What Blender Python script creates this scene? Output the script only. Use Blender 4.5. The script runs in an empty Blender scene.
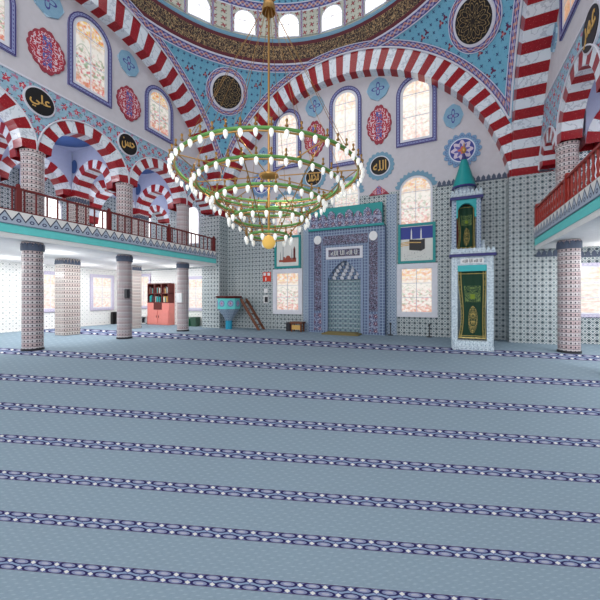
import bpy, math, random
from mathutils import Vector, Matrix
random.seed(7)
PI = math.pi
# ---------------------------------------------------------------- camera, world, light, exposure
SC = bpy.context.scene
COL = SC.collection
YAW = math.atan(145/319)
cd = bpy.data.cameras.new('camera'); cam = bpy.data.objects.new('camera', cd); COL.objects.link(cam)
cd.sensor_width = 36; cd.lens = 36*319/600; cd.clip_end = 200; cd.clip_start = .05
cam.location = (0, 0, 1.5); cam.rotation_euler = (PI/2, 0, YAW); cd.shift_y = -2/600
SC.camera = cam
W = bpy.data.worlds.new('world'); SC.world = W; W.use_nodes = True
W.node_tree.nodes['Background'].inputs[0].default_value = (.96, .975, 1.0, 1)
W.node_tree.nodes['Background'].inputs[1].default_value = .9
SC.view_settings.view_transform = 'Standard'; SC.view_settings.look = 'None'
SC.view_settings.exposure = 0.0; SC.view_settings.gamma = 1

def area(name, loc, rot, sx, sy, power, color=(1, 1, 1)):
    l = bpy.data.lights.new(name, 'AREA'); l.shape = 'RECTANGLE'; l.size = sx; l.size_y = sy
    l.energy = power; l.color = color
    o = bpy.data.objects.new(name, l); COL.objects.link(o); o.location = loc; o.rotation_euler = rot
    return o
def point(name, loc, power, r=.1, color=(1, 1, 1)):
    l = bpy.data.lights.new(name, 'POINT'); l.energy = power; l.shadow_soft_size = r; l.color = color
    o = bpy.data.objects.new(name, l); COL.objects.link(o); o.location = loc
    return o
area('dome_fill_light', (-4.07, 6.85, 15.6), (0, 0, 0), 6, 6, 300, (1, .98, .96))  # added area lamp inside the dome, brightens the hall from above
area('rear_fill_light', (-4, -4.5, 6.5), (math.radians(78), 0, 0), 16, 10, 900, (.95, .97, 1))  # unseen fill lamp added behind the viewer, no entrance is modelled
for xx in (-12.4, -15.6): area('gallery_tube_light', (xx, 7.0, 3.04), (0, 0, 0), .3, 10, 190)
for xx in (4.6, 7.6): area('gallery_tube_light', (xx, 7.5, 3.04), (0, 0, 0), .3, 9, 160)
for yy in (3.7, 6.65, 9.55, 12.1):
    point('gallery_fill_light', (-12.4, yy, 2.55), 30, .12); point('gallery_fill_light', (-15.8, yy, 2.55), 30, .12)  # added fill points without fixtures, they lighten the ceiling under the galleries
    point('gallery_fill_light', (4.6, yy, 2.55), 36, .12)
    point('upper_gallery_fill_light', (-12.3, yy, 6.3), 34, .12, (.92, .93, 1)); point('upper_gallery_fill_light', (-15.8, yy, 6.3), 40, .12, (.92, .93, 1))  # fill points added to brighten the upper galleries, no fixtures there
    point('upper_gallery_fill_light', (4.8, yy, 6.3), 34, .12, (.95, .95, 1))

# ---------------------------------------------------------------- node helper
def srgb(c):
    f = lambda v: (v/255/12.92) if v/255 <= .04045 else ((v/255+.055)/1.055)**2.4
    return (f(c[0]), f(c[1]), f(c[2]), 1)
class S:
    def __init__(s, b, k): s.b = b; s.k = k
    def _m(s, op, *a): return s.b.math(op, s, *a)
    def __add__(s, o): return s._m('ADD', o)
    __radd__ = __add__
    def __sub__(s, o): return s._m('SUBTRACT', o)
    def __rsub__(s, o): return s.b.math('SUBTRACT', o, s)
    def __mul__(s, o): return s._m('MULTIPLY', o)
    __rmul__ = __mul__
    def __truediv__(s, o): return s._m('DIVIDE', o)
    def __lt__(s, o): return s._m('LESS_THAN', o)
    def __gt__(s, o): return s._m('GREATER_THAN', o)
    def fr(s): return s._m('FRACT')
    def fl(s): return s._m('FLOOR')
    def ab(s): return s._m('ABSOLUTE')
    def sin(s): return s._m('SINE')
    def cos(s): return s._m('COSINE')
    def sqrt(s): return s._m('SQRT')
    def mod(s, o): return s._m('FLOORED_MODULO', o)
    def mx(s, o): return s._m('MAXIMUM', o)
    def mn(s, o): return s._m('MINIMUM', o)
    def atan2(s, o): return s._m('ARCTAN2', o)
class B:
    def __init__(s, name):
        s.m = bpy.data.materials.new(name); s.m.use_nodes = True
        s.nt = s.m.node_tree; s.N = s.nt.nodes; s.bsdf = s.N['Principled BSDF']; s._uv = None
    def put(s, sock, v):
        if isinstance(v, S): s.nt.links.new(v.k, sock)
        elif v is not None: sock.default_value = v
    def math(s, op, *a):
        n = s.N.new('ShaderNodeMath'); n.operation = op
        for i, v in enumerate(a): s.put(n.inputs[i], v)
        return S(s, n.outputs[0])
    def uv(s):
        if s._uv is None:
            t = s.N.new('ShaderNodeTexCoord'); x = s.N.new('ShaderNodeSeparateXYZ')
            s.nt.links.new(t.outputs['UV'], x.inputs[0]); s._uv = (S(s, x.outputs[0]), S(s, x.outputs[1])); s._uvv = S(s, t.outputs['UV'])
        return s._uv
    def obj(s):
        t = s.N.new('ShaderNodeTexCoord'); return S(s, t.outputs['Object'])
    def vec(s, x, y, z=0.0):
        n = s.N.new('ShaderNodeCombineXYZ'); s.put(n.inputs[0], x); s.put(n.inputs[1], y); s.put(n.inputs[2], z)
        return S(s, n.outputs[0])
    def noise(s, v, scale, detail=2.0):
        n = s.N.new('ShaderNodeTexNoise'); s.put(n.inputs['Vector'], v); n.inputs['Scale'].default_value = scale; n.inputs['Detail'].default_value = detail
        return S(s, n.outputs['Fac'])
    def noisec(s, v, scale, detail=2.0):
        n = s.N.new('ShaderNodeTexNoise'); s.put(n.inputs['Vector'], v); n.inputs['Scale'].default_value = scale; n.inputs['Detail'].default_value = detail
        return S(s, n.outputs['Color'])
    def vor(s, v, scale, feat='F1', rnd=1.0):
        n = s.N.new('ShaderNodeTexVoronoi'); n.feature = feat; s.put(n.inputs['Vector'], v); n.inputs['Scale'].default_value = scale; n.inputs['Randomness'].default_value = rnd
        return S(s, n.outputs['Distance']), (S(s, n.outputs['Color']) if feat == 'F1' else None)
    def mix(s, f, a, c):
        n = s.N.new('ShaderNodeMix'); n.data_type = 'RGBA'
        s.put(n.inputs[0], f)
        s.put(n.inputs[6], srgb(a) if isinstance(a, tuple) else a); s.put(n.inputs[7], srgb(c) if isinstance(c, tuple) else c)
        return S(s, n.outputs[2])
    def ramp(s, f, stops, const=False):
        n = s.N.new('ShaderNodeValToRGB'); s.put(n.inputs[0], f)
        if const: n.color_ramp.interpolation = 'CONSTANT'
        e = n.color_ramp.elements
        for i, (p, c) in enumerate(stops):
            if i < 2: e[i].position = p; e[i].color = srgb(c)
            else: x = e.new(p); x.color = srgb(c)
        return S(s, n.outputs[0])
    def done(s, col, rough=.6, metal=0.0, emit=None, estr=1.0, spec=.35):
        s.put(s.bsdf.inputs['Base Color'], srgb(col) if isinstance(col, tuple) else col)
        s.bsdf.inputs['Roughness'].default_value = rough; s.bsdf.inputs['Metallic'].default_value = metal
        s.bsdf.inputs['Specular IOR Level'].default_value = spec
        if emit is not None:
            s.put(s.bsdf.inputs['Emission Color'], srgb(emit) if isinstance(emit, tuple) else emit); s.bsdf.inputs['Emission Strength'].default_value = estr
        return s.m
def cen(u, p): return ((u/p).fr()-.5).ab()*2.0      # 0 at the middle of a cell, 1 at its edge
def plain(name, c, rough=.5, metal=0.0, spec=.35):
    b = B(name); n = b.noise(b.obj(), 6.0)
    return b.done(b.mix(n*.5, c, tuple(int(v*.86) for v in c)), rough, metal, spec=spec)

M = {}
def tile(name, base, dark, mid, p=.19, dark2=None, sz=.62):
    b = B(name); x, y = b.uv(); a = cen(x, p); c = cen(y, p); d = a+c
    star = ((a*c).sqrt()*1.6+d*.35) < .2
    k = b.mix(((d-1.02).ab() < .15), base, mid)
    k = b.mix((d > 1.55), k, dark2 or dark)
    k = b.mix((d < sz), k, dark)
    k = b.mix((d < .14), k, mid)
    k = b.mix(((x/p).fr() < .05)*.35, k, mid)
    n = b.noise(b._uvv, .5, 2.0)
    return b.done(b.mix(n*.35, k, mid), .35)
M['tile'] = tile('patterned_wall_tile', (230, 233, 232), (38, 54, 66), (98, 118, 124), .2, (84, 104, 112))
M['tile_overlit'] = tile('overlit_wall_tile', (244, 244, 242), (112, 124, 126), (222, 224, 220), .24, (206, 212, 208), .34)  # pale tile, its pattern faded further to paint in overexposure
M['tile_fine'] = tile('fine_blue_tile', (196, 208, 220), (62, 80, 120), (120, 144, 168), .13)
def colmat(name, base, dark, warm, rp=.11):
    b = B(name); x, y = b.uv()
    row = (y/rp).fr(); alt = (y/(rp*2)).fr() > .5
    k = b.mix(alt*.5, base, warm)
    dots = (((x/.1).fr()-.5).ab() < .2)*(((row-.5).ab()) < .22)
    k = b.mix(dots, k, dark)
    k = b.mix((row < .16)*.75, k, dark)
    k = b.mix((((x/.1).fr()) < .12)*.4, k, dark)
    return b.done(k, .35)
M['column'] = colmat('column_tile', (206, 198, 198), (58, 54, 66), (188, 152, 150))
M['pillar'] = colmat('pillar_tile', (210, 200, 194), (66, 60, 64), (196, 172, 166), .15)
def granite(name, c1, c2, c3):
    b = B(name); o = b.obj(); n = b.noise(o, 14.0, 4.0); d, _ = b.vor(o, 22.0)
    k = b.mix(n, c1, c2); k = b.mix((d < .16)*.55, k, c3)
    return b.done(k, .3)
M['red'] = granite('red_marbled_tile', (128, 14, 24), (166, 32, 42), (222, 130, 124))
b = B('white_veined_tile'); o = b.obj(); n = b.noise(o, 3.0, 5.0); v = ((n-.5).ab() < .02)
M['white'] = b.done(b.mix(v*.5, b.mix(n*.4, (226, 232, 238), (196, 204, 216)), (150, 160, 176)), .3)
M['plaster'] = plain('lilac_plaster', (206, 202, 208), .8)
M['plaster_white'] = plain('white_plaster', (240, 238, 236), .8)
M['lavender'] = plain('lavender_plaster', (176, 184, 212), .8)
M['ceilblue'] = plain('deep_blue_paint', (58, 86, 140), .7)
M['moulding'] = plain('white_moulding', (222, 220, 230), .6)
M['gold'] = B('gold_metal').done((190, 146, 86), .4, .7)
M['brass'] = B('dark_brass').done((150, 112, 58), .4, .6)
M['darkgold'] = plain('gold_lettering', (214, 170, 96), .45)
M['green'] = plain('green_tube', (104, 160, 84), .5)
M['teal'] = plain('teal_paint', (28, 148, 148), .45)
M['tealtile'] = plain('turquoise_paint', (112, 222, 218), .5)
M['navy'] = plain('navy_paint', (52, 50, 112), .45)
M['black'] = plain('black_lacquer', (20, 18, 20), .4)
M['charcoal'] = plain('charcoal', (44, 44, 50), .5)
M['slate'] = plain('blue_grey_crest', (84, 94, 114), .6)
M['fillet'] = plain('pale_blue_fillet', (136, 152, 180), .5)
M['wood'] = plain('brown_wood', (112, 66, 44), .45)
M['rail'] = plain('dark_red_rail', (112, 34, 34), .35)
M['railr'] = plain('red_turned_wood', (158, 44, 34), .35)
M['pinkwood'] = plain('pink_cabinet_paint', (228, 138, 128), .5)
M['darkred'] = plain('dark_red_wood', (96, 36, 32), .5)
M['firered'] = plain('fire_red', (222, 60, 34), .45)
M['whitepl'] = plain('white_plastic', (236, 236, 236), .4)
M['lightblue'] = plain('light_blue_paint', (118, 160, 184), .6)
M['maroon'] = plain('maroon_paint', (84, 20, 32), .6)
M['lilacframe'] = plain('pale_lilac_frame', (228, 228, 236), .5)
M['greenbin'] = plain('green_plastic', (44, 132, 92), .5)
M['darkgreen'] = plain('dark_green_plastic', (60, 92, 76), .5)
M['sky'] = plain('deep_blue_picture_sky', (48, 62, 150), .5)
M['picwhite'] = plain('white_picture_ground', (230, 230, 224), .5)
M['picred'] = plain('red_brown_picture_building', (166, 78, 58), .5)
M['mat'] = plain('olive_mat', (124, 112, 74), .8)
M['stem'] = plain('bright_blue_tile', (44, 160, 196), .4)
M['cyanpaint'] = plain('bright_turquoise_paint', (56, 182, 186), .45)
M['grey'] = plain('grey_metal', (130, 136, 140), .4)
b = B('milky_glass'); M['milk'] = b.done((250, 250, 246), .3, emit=(255, 252, 240), estr=.25)
b = B('amber_glass'); M['amber'] = b.done((236, 190, 96), .3, emit=(250, 200, 100), estr=.3)
# floral blue wall of the arcade
b = B('blue_floral_wall'); x, y = b.uv()
def flower(b, x, y, p, ox=0.0, oy=0.0, r=.3, n=5.0):
    cx = ((x+ox)/p).fr()-.5; cy = ((y+oy)/p).fr()-.5
    rr = (cx*cx+cy*cy).sqrt(); an = cy.atan2(cx)
    return rr < ((an*n).sin()*(r*.35)+r*.75), rr
nd = b.noisec(b._uvv, 5.0); sx_ = b.N.new('ShaderNodeSeparateXYZ'); b.nt.links.new(nd.k, sx_.inputs[0]); x = x+(S(b, sx_.outputs[0])-.5)*.22; y = y+(S(b, sx_.outputs[1])-.5)*.22
f1, r1 = flower(b, x, y, .36, r=.27); f2, r2 = flower(b, x, y, .36, .18, .18, r=.2)
f3, _ = flower(b, x, y, .21, .1, 0, r=.16, n=3.0); f4, _ = flower(b, x, y, .21, 0.0, .1, r=.14, n=4.0)
nz = b.noise(b._uvv, 9.0, 3.0)
k = b.mix(nz, (112, 164, 184), (176, 196, 214)); k = b.mix(f3, k, (66, 84, 120)); k = b.mix(f4*.8, k, (70, 130, 120))
k = b.mix(f2, k, (176, 110, 138)); k = b.mix(f1, k, (186, 52, 72)); k = b.mix(r1 < .06, k, (224, 190, 190))
M['floral'] = b.done(k, .6)
# pendentive
b = B('cyan_floral_plaster'); x, y = b.uv(); nz = b.noise(b._uvv, 1.5, 3.0)
f1, r1 = flower(b, x, y, .8, r=.12, n=3.0); f2, r2 = flower(b, x, y, .8, .2, .06, r=.11, n=3.0); f3, _ = flower(b, x, y, .27, r=.2, n=4.0)
f4, _ = flower(b, x, y, .15, r=.14, n=4.0)
k = b.mix(nz, (92, 160, 190), (126, 182, 204)); k = b.mix(f4*.4, k, (60, 110, 140)); k = b.mix(f3, k, (50, 66, 112)); k = b.mix(f1, k, (112, 44, 74)); k = b.mix(f2, k, (96, 40, 76)); k = b.mix(r1 < .05, k, (190, 120, 120))
M['cyan'] = b.done(k, .7)
# braided trim: u metres, v 0..1
b = B('braided_border'); x, y = b.uv(); w = (x*(2*PI/.36)).sin()*.18
p1 = ((y-.5-w).ab() < .11); p2 = ((y-.5+w).ab() < .11)
k = b.mix(p1, (70, 72, 134), (160, 150, 190)); k = b.mix(p2, k, (186, 132, 130)); k = b.mix(p1*p2, k, (210, 190, 170))
k = b.mix(((y-.5).ab() > .38), k, (206, 206, 222)); 
M['braid'] = b.done(k, .6)
# window surround tile: dark blue lines, lilac middle
b = B('blue_lilac_tile_border'); x, y = b.uv()
dt = (cen(x, .12)+((y-.5).ab()*4.0)) < .55
k = b.mix(((y-.5).ab() > .24), (136, 142, 184), (42, 36, 108)); k = b.mix(dt, k, (84, 72, 138)); k = b.mix(((y-.5).ab() > .46), k, (168, 150, 180))
M['surround'] = b.done(k, .5)
b = B('pale_lilac_tile_border'); x, y = b.uv(); dt = (cen(x, .12)+((y-.5).ab()*4.0)) < .55
k = b.mix(dt, (206, 200, 216), (160, 152, 186)); k = b.mix(((y-.5).ab() > .36), k, (164, 156, 190)); M['paleborder'] = b.done(k, .5)
# gold calligraphy-like scroll band on maroon: u metres, v 0..1
b = B('maroon_gold_script_band'); x, y = b.uv(); vv = b.vec(x*1.6, y*1.1)
n1 = b.noise(vv, 5.5, 3.0); n2 = b.noise(b.vec(x*1.6, y*.5, 3.0), 6.0, 2.0)
k = b.mix(((n1-.5).ab() < .018), (40, 20, 22), (186, 150, 104)); k = b.mix(((n2-.5).ab() < .012), k, (130, 116, 84))
k = b.mix(((y-.5).ab() > .33), k, (84, 18, 34))
M['script'] = b.done(k, .6)
# drum panel
b = B('cream_ornament_panel'); x, y = b.uv(); f1, _ = flower(b, x, y, .3, r=.3, n=4.0); f2, _ = flower(b, x, y, .15, r=.2, n=3.0)
k = b.mix(f2, (196, 194, 180), (130, 150, 130)); k = b.mix(f1, k, (150, 70, 76)); M['panel'] = b.done(k, .6)
# stained glass: uv 0..1 plus offsets in u
def glass(name, strength, warm=0.0, sat=.8):
    b = B(name); x, y = b.uv(); v2 = b.vec(x, y*2.0); d, c = b.vor(v2, 9.0); n = b.noise(v2, 7.0, 2.0); n2 = b.noise(b.vec(x, y*2.0, 4.0), 9.0, 2.0)
    yy = y.fr()
    k = b.mix(n, (255, 250, 240), (238, 230, 226))
    sm = lambda q, lo, hi: ((q-lo)/(hi-lo)).mx(0.0).mn(1.0)
    k = b.mix(sm(n, .44, .62)*sm(yy, .66, .8)*sat, k, (238, 142, 84)); k = b.mix(sm(n2, .48, .62)*sm(yy, .66, .8)*sat, k, (246, 206, 120))
    k = b.mix(sm(n2, .5, .62)*(1.0-sm(yy, .42, .6))*sat, k, (226, 132, 140)); k = b.mix(sm(n, .52, .64)*(1.0-sm(yy, .5, .75))*sat*.8, k, (140, 178, 140))
    k = b.mix((1.0-sm(yy, .08, .2))*.7*sat*sm(n, .4, .55), k, (238, 132, 90))
    k = b.mix((((x*6.2832).sin()*.12+.5-yy).ab() < .012)*.4*sat, k, (90, 140, 100))
    g = ((cen(x, .5) > .955).mx(cen(y, .25) > .97))
    k = b.mix(g*.5, k, (170, 160, 130))
    if warm: k = b.mix(warm, k, (236, 160, 70))
    m = b.done((40, 40, 40), .3, emit=k, estr=strength); return m
M['glass'] = glass('stained_glass', .93, 0.0, .62)
M['glass_bright'] = glass('bright_stained_glass', 1.15, 0.0, .32)
M['glass_colour'] = glass('colourful_stained_glass', .78, 0.0, 1.0)
M['glass_pale'] = glass('pale_stained_glass', 1.12, 0.0, .28)
M['glass_warm'] = glass('amber_stained_glass', .7, .6)
b = B('sunlit_pane'); x, y = b.uv(); n = b.noise(b._uvv, 9.0)
M['glass_sun'] = b.done((40, 40, 40), .3, emit=b.mix((n > .62)*.5, (255, 255, 255), (240, 190, 190)), estr=1.7)
# roundel: uv centred 0, radius 1
b = B('black_gold_rosette'); x, y = b.uv(); r = (x*x+y*y).sqrt(); an = y.atan2(x)
p = (an*8.0).cos()
l1 = ((r-(p*.18+.55)).ab() < .022); l2 = ((r-(.55-p*.22)).ab() < .02); l3 = ((r-(p*.10+.25)).ab() < .022); l4 = ((r-((an*16.0).cos()*.06+.85)).ab() < .02)
l5 = (((an*4.0).sin()).ab() < .05)*(r < .6)
k = b.mix(l1.mx(l2).mx(l3).mx(l4).mx(l5), (22, 18, 20), (150, 126, 86))
M['rosette'] = b.done(k, .5)
b = B('red_ornament'); x, y = b.uv(); r = (x*x*1.6+y*y); n = b.noise(b.vec(x.ab(), y), 5.5, 2.0); n2 = b.noise(b.vec(x, y, 3.0), 6.0)
k = b.mix(((n-.5).ab() < .03), (176, 40, 58), (222, 206, 216)); k = b.mix((x.ab() < .2)*((n2-.5).ab() < .06)*(y.ab() < .8), k, (80, 92, 160)); k = b.mix((r > .82), k, (150, 50, 66))
M['redorn'] = b.done(k, .6)
b = B('pale_blue_ornament'); x, y = b.uv(); r = (x*x+y*y).sqrt(); an = y.atan2(x)
l = ((r-((an*4.0).cos()*.16+.34)).ab() < .06); n = b.noise(b._uvv, 5.0)
k = b.mix(l, b.mix(n, (110, 152, 182), (140, 178, 200)), (64, 66, 140)); k = b.mix(r < .12, k, (120, 90, 150)); k = b.mix(r > .92, k, (176, 206, 224))
M['blueorn'] = b.done(k, .6)
b = B('flower_rosette'); x, y = b.uv(); r = (x*x+y*y).sqrt(); an = y.atan2(x)
k = b.mix((r < ((an*8.0).cos()*.08+.5)), (64, 70, 148), (210, 196, 212)); k = b.mix((r < ((an*8.0).sin()*.10+.32)), k, (104, 96, 170)); k = b.mix((r < ((an*4.0).cos()*.06+.16)), k, (214, 110, 80)); k = b.mix(r > .62, k, (214, 218, 232)); k = b.mix(r > .68, k, (120, 156, 190)); k = b.mix((r > .72)*((r-(an*16.0).cos().ab()*.12-.74).ab() < .03), k, (90, 110, 160))
M['flowerorn'] = b.done(k, .6)
# carpet: u along the row (motif units), v row number
b = B('blue_grey_carpet'); x, y = b.uv(); fv = (y+.0).fr()
st = ((fv-.5).ab() < .12); q = (fv-.5)/.12
nn = b.noise(b.vec(x*1.4, q*2.5), 1.6, 2.0); c1 = cen(x, 2.0); c2 = cen(x+1.0, 2.0)
k = b.mix(nn, (84, 90, 134), (122, 130, 164))
def sq(v): return v*v
em = sq((1.0-c1-.5)*2.2)+sq(q*3.4); k = b.mix((em < 1.0), k, (128, 146, 172))
for cc, s_ in ((c1, -.54), (c2, .54)):
    o_ = 1.0-cc; e = sq(o_*1.5)+sq((q+s_)*2.5)
    k = b.mix((e < 1.0), k, (124, 130, 160)); k = b.mix(((e-1.15).ab() < .42), k, (40, 38, 82)); k = b.mix((e < .22)*nn, k, (184, 184, 188))
    dd = (cc*3.2+((q+s_).ab())*2.4) < .75; k = b.mix(dd, k, (206, 206, 200))
k = b.mix((q.ab() > .9), k, (78, 62, 92))
n = b.noise(b.obj(), 60.0, 3.0); n2 = b.noise(b.obj(), 1.2, 2.0)
base = b.mix(n, (117, 136, 149), (137, 155, 167)); base = b.mix(n2*.4, base, (124, 139, 151))
dg = ((x*1.0+y*9.0).fr() < .3)*((y*14.0).fr() < .35); base = b.mix(dg*.35, base, (160, 176, 188))
M['carpet'] = b.done(b.mix(st, base, k), .95, spec=.1)
# zigzag fascia: v 0..1
b = B('zigzag_fascia'); x, y = b.uv(); z = cen(x, .30); h = .92-z*.62
k = b.mix((y < h), (232, 230, 226), (172, 184, 200)); k = b.mix(((y-h).ab() < .07), k, (54, 58, 80))
rr = (cen(x, .30)*cen(x, .30)*1.2+(y-.34)*(y-.34)*9.0); k = b.mix((rr < .17), k, (56, 60, 100)); k = b.mix((rr < .04), k, (172, 184, 200)); k = b.mix((y < .06), k, (100, 130, 150))
M['zigzag'] = b.done(k, .5)
# under gallery ceiling
b = B('white_ceiling_with_red_scroll'); x, y = b.uv(); n = b.noise(b._uvv, 2.6, 3.0)
e = (cen(x, 2.9) > .78).mx(cen(y, 2.3) > .80)
k = b.mix(e*((n-.5).ab() < .09), (246, 244, 242), (110, 50, 46)); M['ceil'] = b.done(k, .7)
# mihrab
b = B('blue_white_scroll_tile'); x, y = b.uv(); n = b.noise(b._uvv, 14.0, 3.0); a = cen(x, .12); c = cen(y, .12)
k = b.mix(n, (56, 74, 112), (116, 136, 166)); k = b.mix((a > .82).mx(c > .82), k, (150, 168, 192)); k = b.mix(((a+c) < .35), k, (58, 60, 108)); M['mihblue'] = b.done(k, .4)
b = B('dark_plum_floral_tile'); x, y = b.uv(); n = b.noise(b._uvv, 13.0, 2.0); f1, _ = flower(b, x, y, .2, r=.26)
k = b.mix(((n-.5).ab() < .04), (44, 36, 62), (140, 144, 172)); k = b.mix(f1*.6, k, (106, 72, 96)); M['plum'] = b.done(k, .4)
b = B('niche_tile'); x, y = b.uv(); f1, _ = flower(b, x, y, .2, r=.3, n=6.0); a = cen(x, .2)+cen(y, .2)
k = b.mix((a > 1.5), (132, 156, 162), (60, 82, 104)); k = b.mix(f1, k, (84, 100, 124)); k = b.mix(((y/.2).fr() < .08), k, (206, 214, 220)); M['niche'] = b.done(k, .4)
b = B('crest_floral_tile'); x, y = b.uv(); f1, r1 = flower(b, x, y, .3, r=.34, n=6.0); n = b.noise(b._uvv, 10.0)
k = b.mix(((n-.5).ab() < .05), (74, 80, 116), (156, 164, 188)); k = b.mix(f1, k, (104, 60, 84)); k = b.mix(r1 < .08, k, (210, 200, 210)); M['crestfl'] = b.done(k, .4)
# green curtain uv 0..1
b = B('green_gold_curtain'); x, y = b.uv(); ax = (x-.5).ab(); n = b.noise(b.vec(ax, y*2.0), 14.0, 3.0)
bd = ((ax-.40).ab() < .015).mx(((y-.5).ab() > .455)*((y-.5).ab() < .465)); cen1 = ((ax*ax*28.0+(y-.28)*(y-.28)*24.0) < 1.0)*((n-.5).ab() < .045)
c2 = (ax < .30)*((y-.66).ab() < .12)*((n-.5).ab() < .04); edge = (ax > .43)*((n-.5).ab() < .03)
sq = (ax < .09)*((y-.62).ab() < .035)
k = b.mix(bd.mx(cen1).mx(edge*.8), (14, 54, 36), (170, 148, 84)); k = b.mix(c2, k, (120, 140, 80)); k = b.mix(sq, k, (120, 140, 40)); k = b.mix((ax > .485).mx(y < .02), k, (206, 186, 120))
M['curtain'] = b.done(k, .7)
b = B('white_grey_carved_panel'); x, y = b.uv(); n = b.noise(b._uvv, 20.0, 2.0); dm = (cen(x, .1)+cen(y, .1)) < .5
k = b.mix(((n-.5).ab() < .06), (210, 222, 228), (168, 184, 196)); k = b.mix(dm*.45, k, (84, 116, 140)); M['carved'] = b.done(k, .4)
b = B('bookshelf_books'); x, y = b.uv(); c = b.noise(b.vec((x/.045).fl(), 0.0), 3.7)
M['books'] = b.done(b.ramp(c, [(.3, (60, 40, 40)), (.45, (150, 60, 50)), (.52, (210, 200, 180)), (.6, (60, 90, 100)), (.7, (180, 150, 90))], True), .6)

# ---------------------------------------------------------------- mesh helper
def base_of(o):
    v = Vector((0, 0, 0))
    while o: v += Vector(o.location); o = o.parent
    return v
class MB:
    def __init__(s): s.v = []; s.f = []; s.uv = []; s.mi = []
    def poly(s, pts, mi=0, uv=None):
        i = len(s.v); s.v += [tuple(p) for p in pts]; s.f.append(tuple(range(i, i+len(pts))))
        if uv is None:
            n = Vector((0, 0, 0))
            for a in range(1, len(pts)-1): n += (Vector(pts[a])-Vector(pts[0])).cross(Vector(pts[a+1])-Vector(pts[0]))
            x, y, z = abs(n.x), abs(n.y), abs(n.z)
            if y >= x and y >= z: uv = [(p[0], p[2]) for p in pts]
            elif x >= z: uv = [(p[1], p[2]) for p in pts]
            else: uv = [(p[0], p[1]) for p in pts]
        s.uv.append(uv); s.mi.append(mi)
    def box(s, x0, x1, y0, y1, z0, z1, mi=0):
        p = [(x, y, z) for z in (z0, z1) for y in (y0, y1) for x in (x0, x1)]
        for q in ((0, 2, 3, 1), (4, 5, 7, 6), (0, 1, 5, 4), (2, 6, 7, 3), (0, 4, 6, 2), (1, 3, 7, 5)): s.poly([p[i] for i in q], mi)
    def fbox(s, fr, a0, a1, z0, z1, n0, n1, mi=0):
        p = [fr(a, z, n) for z in (z0, z1) for n in (n0, n1) for a in (a0, a1)]
        for q in ((0, 2, 3, 1), (4, 5, 7, 6), (0, 1, 5, 4), (2, 6, 7, 3), (0, 4, 6, 2), (1, 3, 7, 5)): s.poly([p[i] for i in q], mi)
    def lathe(s, cx, cy, prof, n=20, mi=0, ang0=0.0, mis=None):
        for k in range(n):
            t0 = ang0+2*PI*k/n; t1 = ang0+2*PI*(k+1)/n
            for j in range(len(prof)-1):
                (r0, z0), (r1, z1) = prof[j], prof[j+1]; r = max(r0, r1)
                pts = [(cx+r0*math.cos(t0), cy+r0*math.sin(t0), z0), (cx+r0*math.cos(t1), cy+r0*math.sin(t1), z0), (cx+r1*math.cos(t1), cy+r1*math.sin(t1), z1), (cx+r1*math.cos(t0), cy+r1*math.sin(t0), z1)]
                uv = [(t0*r, z0), (t1*r, z0), (t1*r, z1), (t0*r, z1)]
                if r0 < 1e-6: pts = pts[1:]; uv = uv[1:]
                elif r1 < 1e-6: pts = pts[:3]; uv = uv[:3]
                s.poly(pts, mis[j] if mis else mi, uv)
    def tube(s, path, r, n=8, mi=0, closed=False):
        P = [Vector(p) for p in path]; m = len(P); rings = []
        for i in range(m):
            if closed: d = P[(i+1) % m]-P[i-1]
            else: d = P[min(i+1, m-1)]-P[max(i-1, 0)]
            d.normalize(); up = Vector((0, 0, 1)) if abs(d.z) < .95 else Vector((1, 0, 0))
            a = d.cross(up).normalized(); c = a.cross(d)
            rings.append([P[i]+(a*math.cos(2*PI*k/n)+c*math.sin(2*PI*k/n))*r for k in range(n)])
        for i in range(m if closed else m-1):
            A = rings[i]; Bq = rings[(i+1) % m]
            for k in range(n): s.poly([A[k], A[(k+1) % n], Bq[(k+1) % n], Bq[k]], mi)
        if not closed: s.poly(rings[0][::-1], mi); s.poly(rings[-1], mi)
    def build(s, name, mats, parent=None, smooth=False, origin=None, local=False):
        if not isinstance(mats, (list, tuple)): mats = [mats]
        if origin is None:
            if parent is not None: origin = (0, 0, 0) if local else tuple(parent.matrix_world.translation if parent.parent is None else Vector(parent.location)+Vector(parent.parent.location))
            else:
                xs, ys, zs = zip(*s.v); origin = ((min(xs)+max(xs))/2, (min(ys)+max(ys))/2, min(zs))
        ox, oy, oz = origin
        me = bpy.data.meshes.new(name); me.from_pydata([(x-ox, y-oy, z-oz) for x, y, z in s.v], [], s.f)
        for m in mats: me.materials.append(M[m] if isinstance(m, str) else m)
        l = me.uv_layers.new(name='UVMap'); i = 0
        for f, uv in zip(s.f, s.uv):
            for q in uv: l.data[i].uv = q; i += 1
        me.polygons.foreach_set('material_index', s.mi)
        if smooth:
            import bmesh
            bm = bmesh.new(); bm.from_mesh(me); bmesh.ops.remove_doubles(bm, verts=bm.verts, dist=1e-4); bm.to_mesh(me); bm.free()
            me.polygons.foreach_set('use_smooth', [True]*len(me.polygons))
        me.update()
        ob = bpy.data.objects.new(name, me); COL.objects.link(ob)
        if parent is not None: ob.parent = parent
        else: ob.location = origin
        return ob
def tag(o, label=None, cat=None, group=None, kind=None):
    if label: o['label'] = label
    if cat: o['category'] = cat
    if group: o['group'] = group
    if kind: o['kind'] = kind
    return o
def thing(name, loc, label=None, cat=None, group=None, kind=None):
    o = bpy.data.objects.new(name, None); COL.objects.link(o); o.location = loc; o.empty_display_size = .1
    o.matrix_world = Matrix.Translation(loc)
    return tag(o, label, cat, group, kind)
def struct(o, label=None): 
    o['kind'] = 'structure'
    if label: o['label'] = label
    return o
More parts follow.
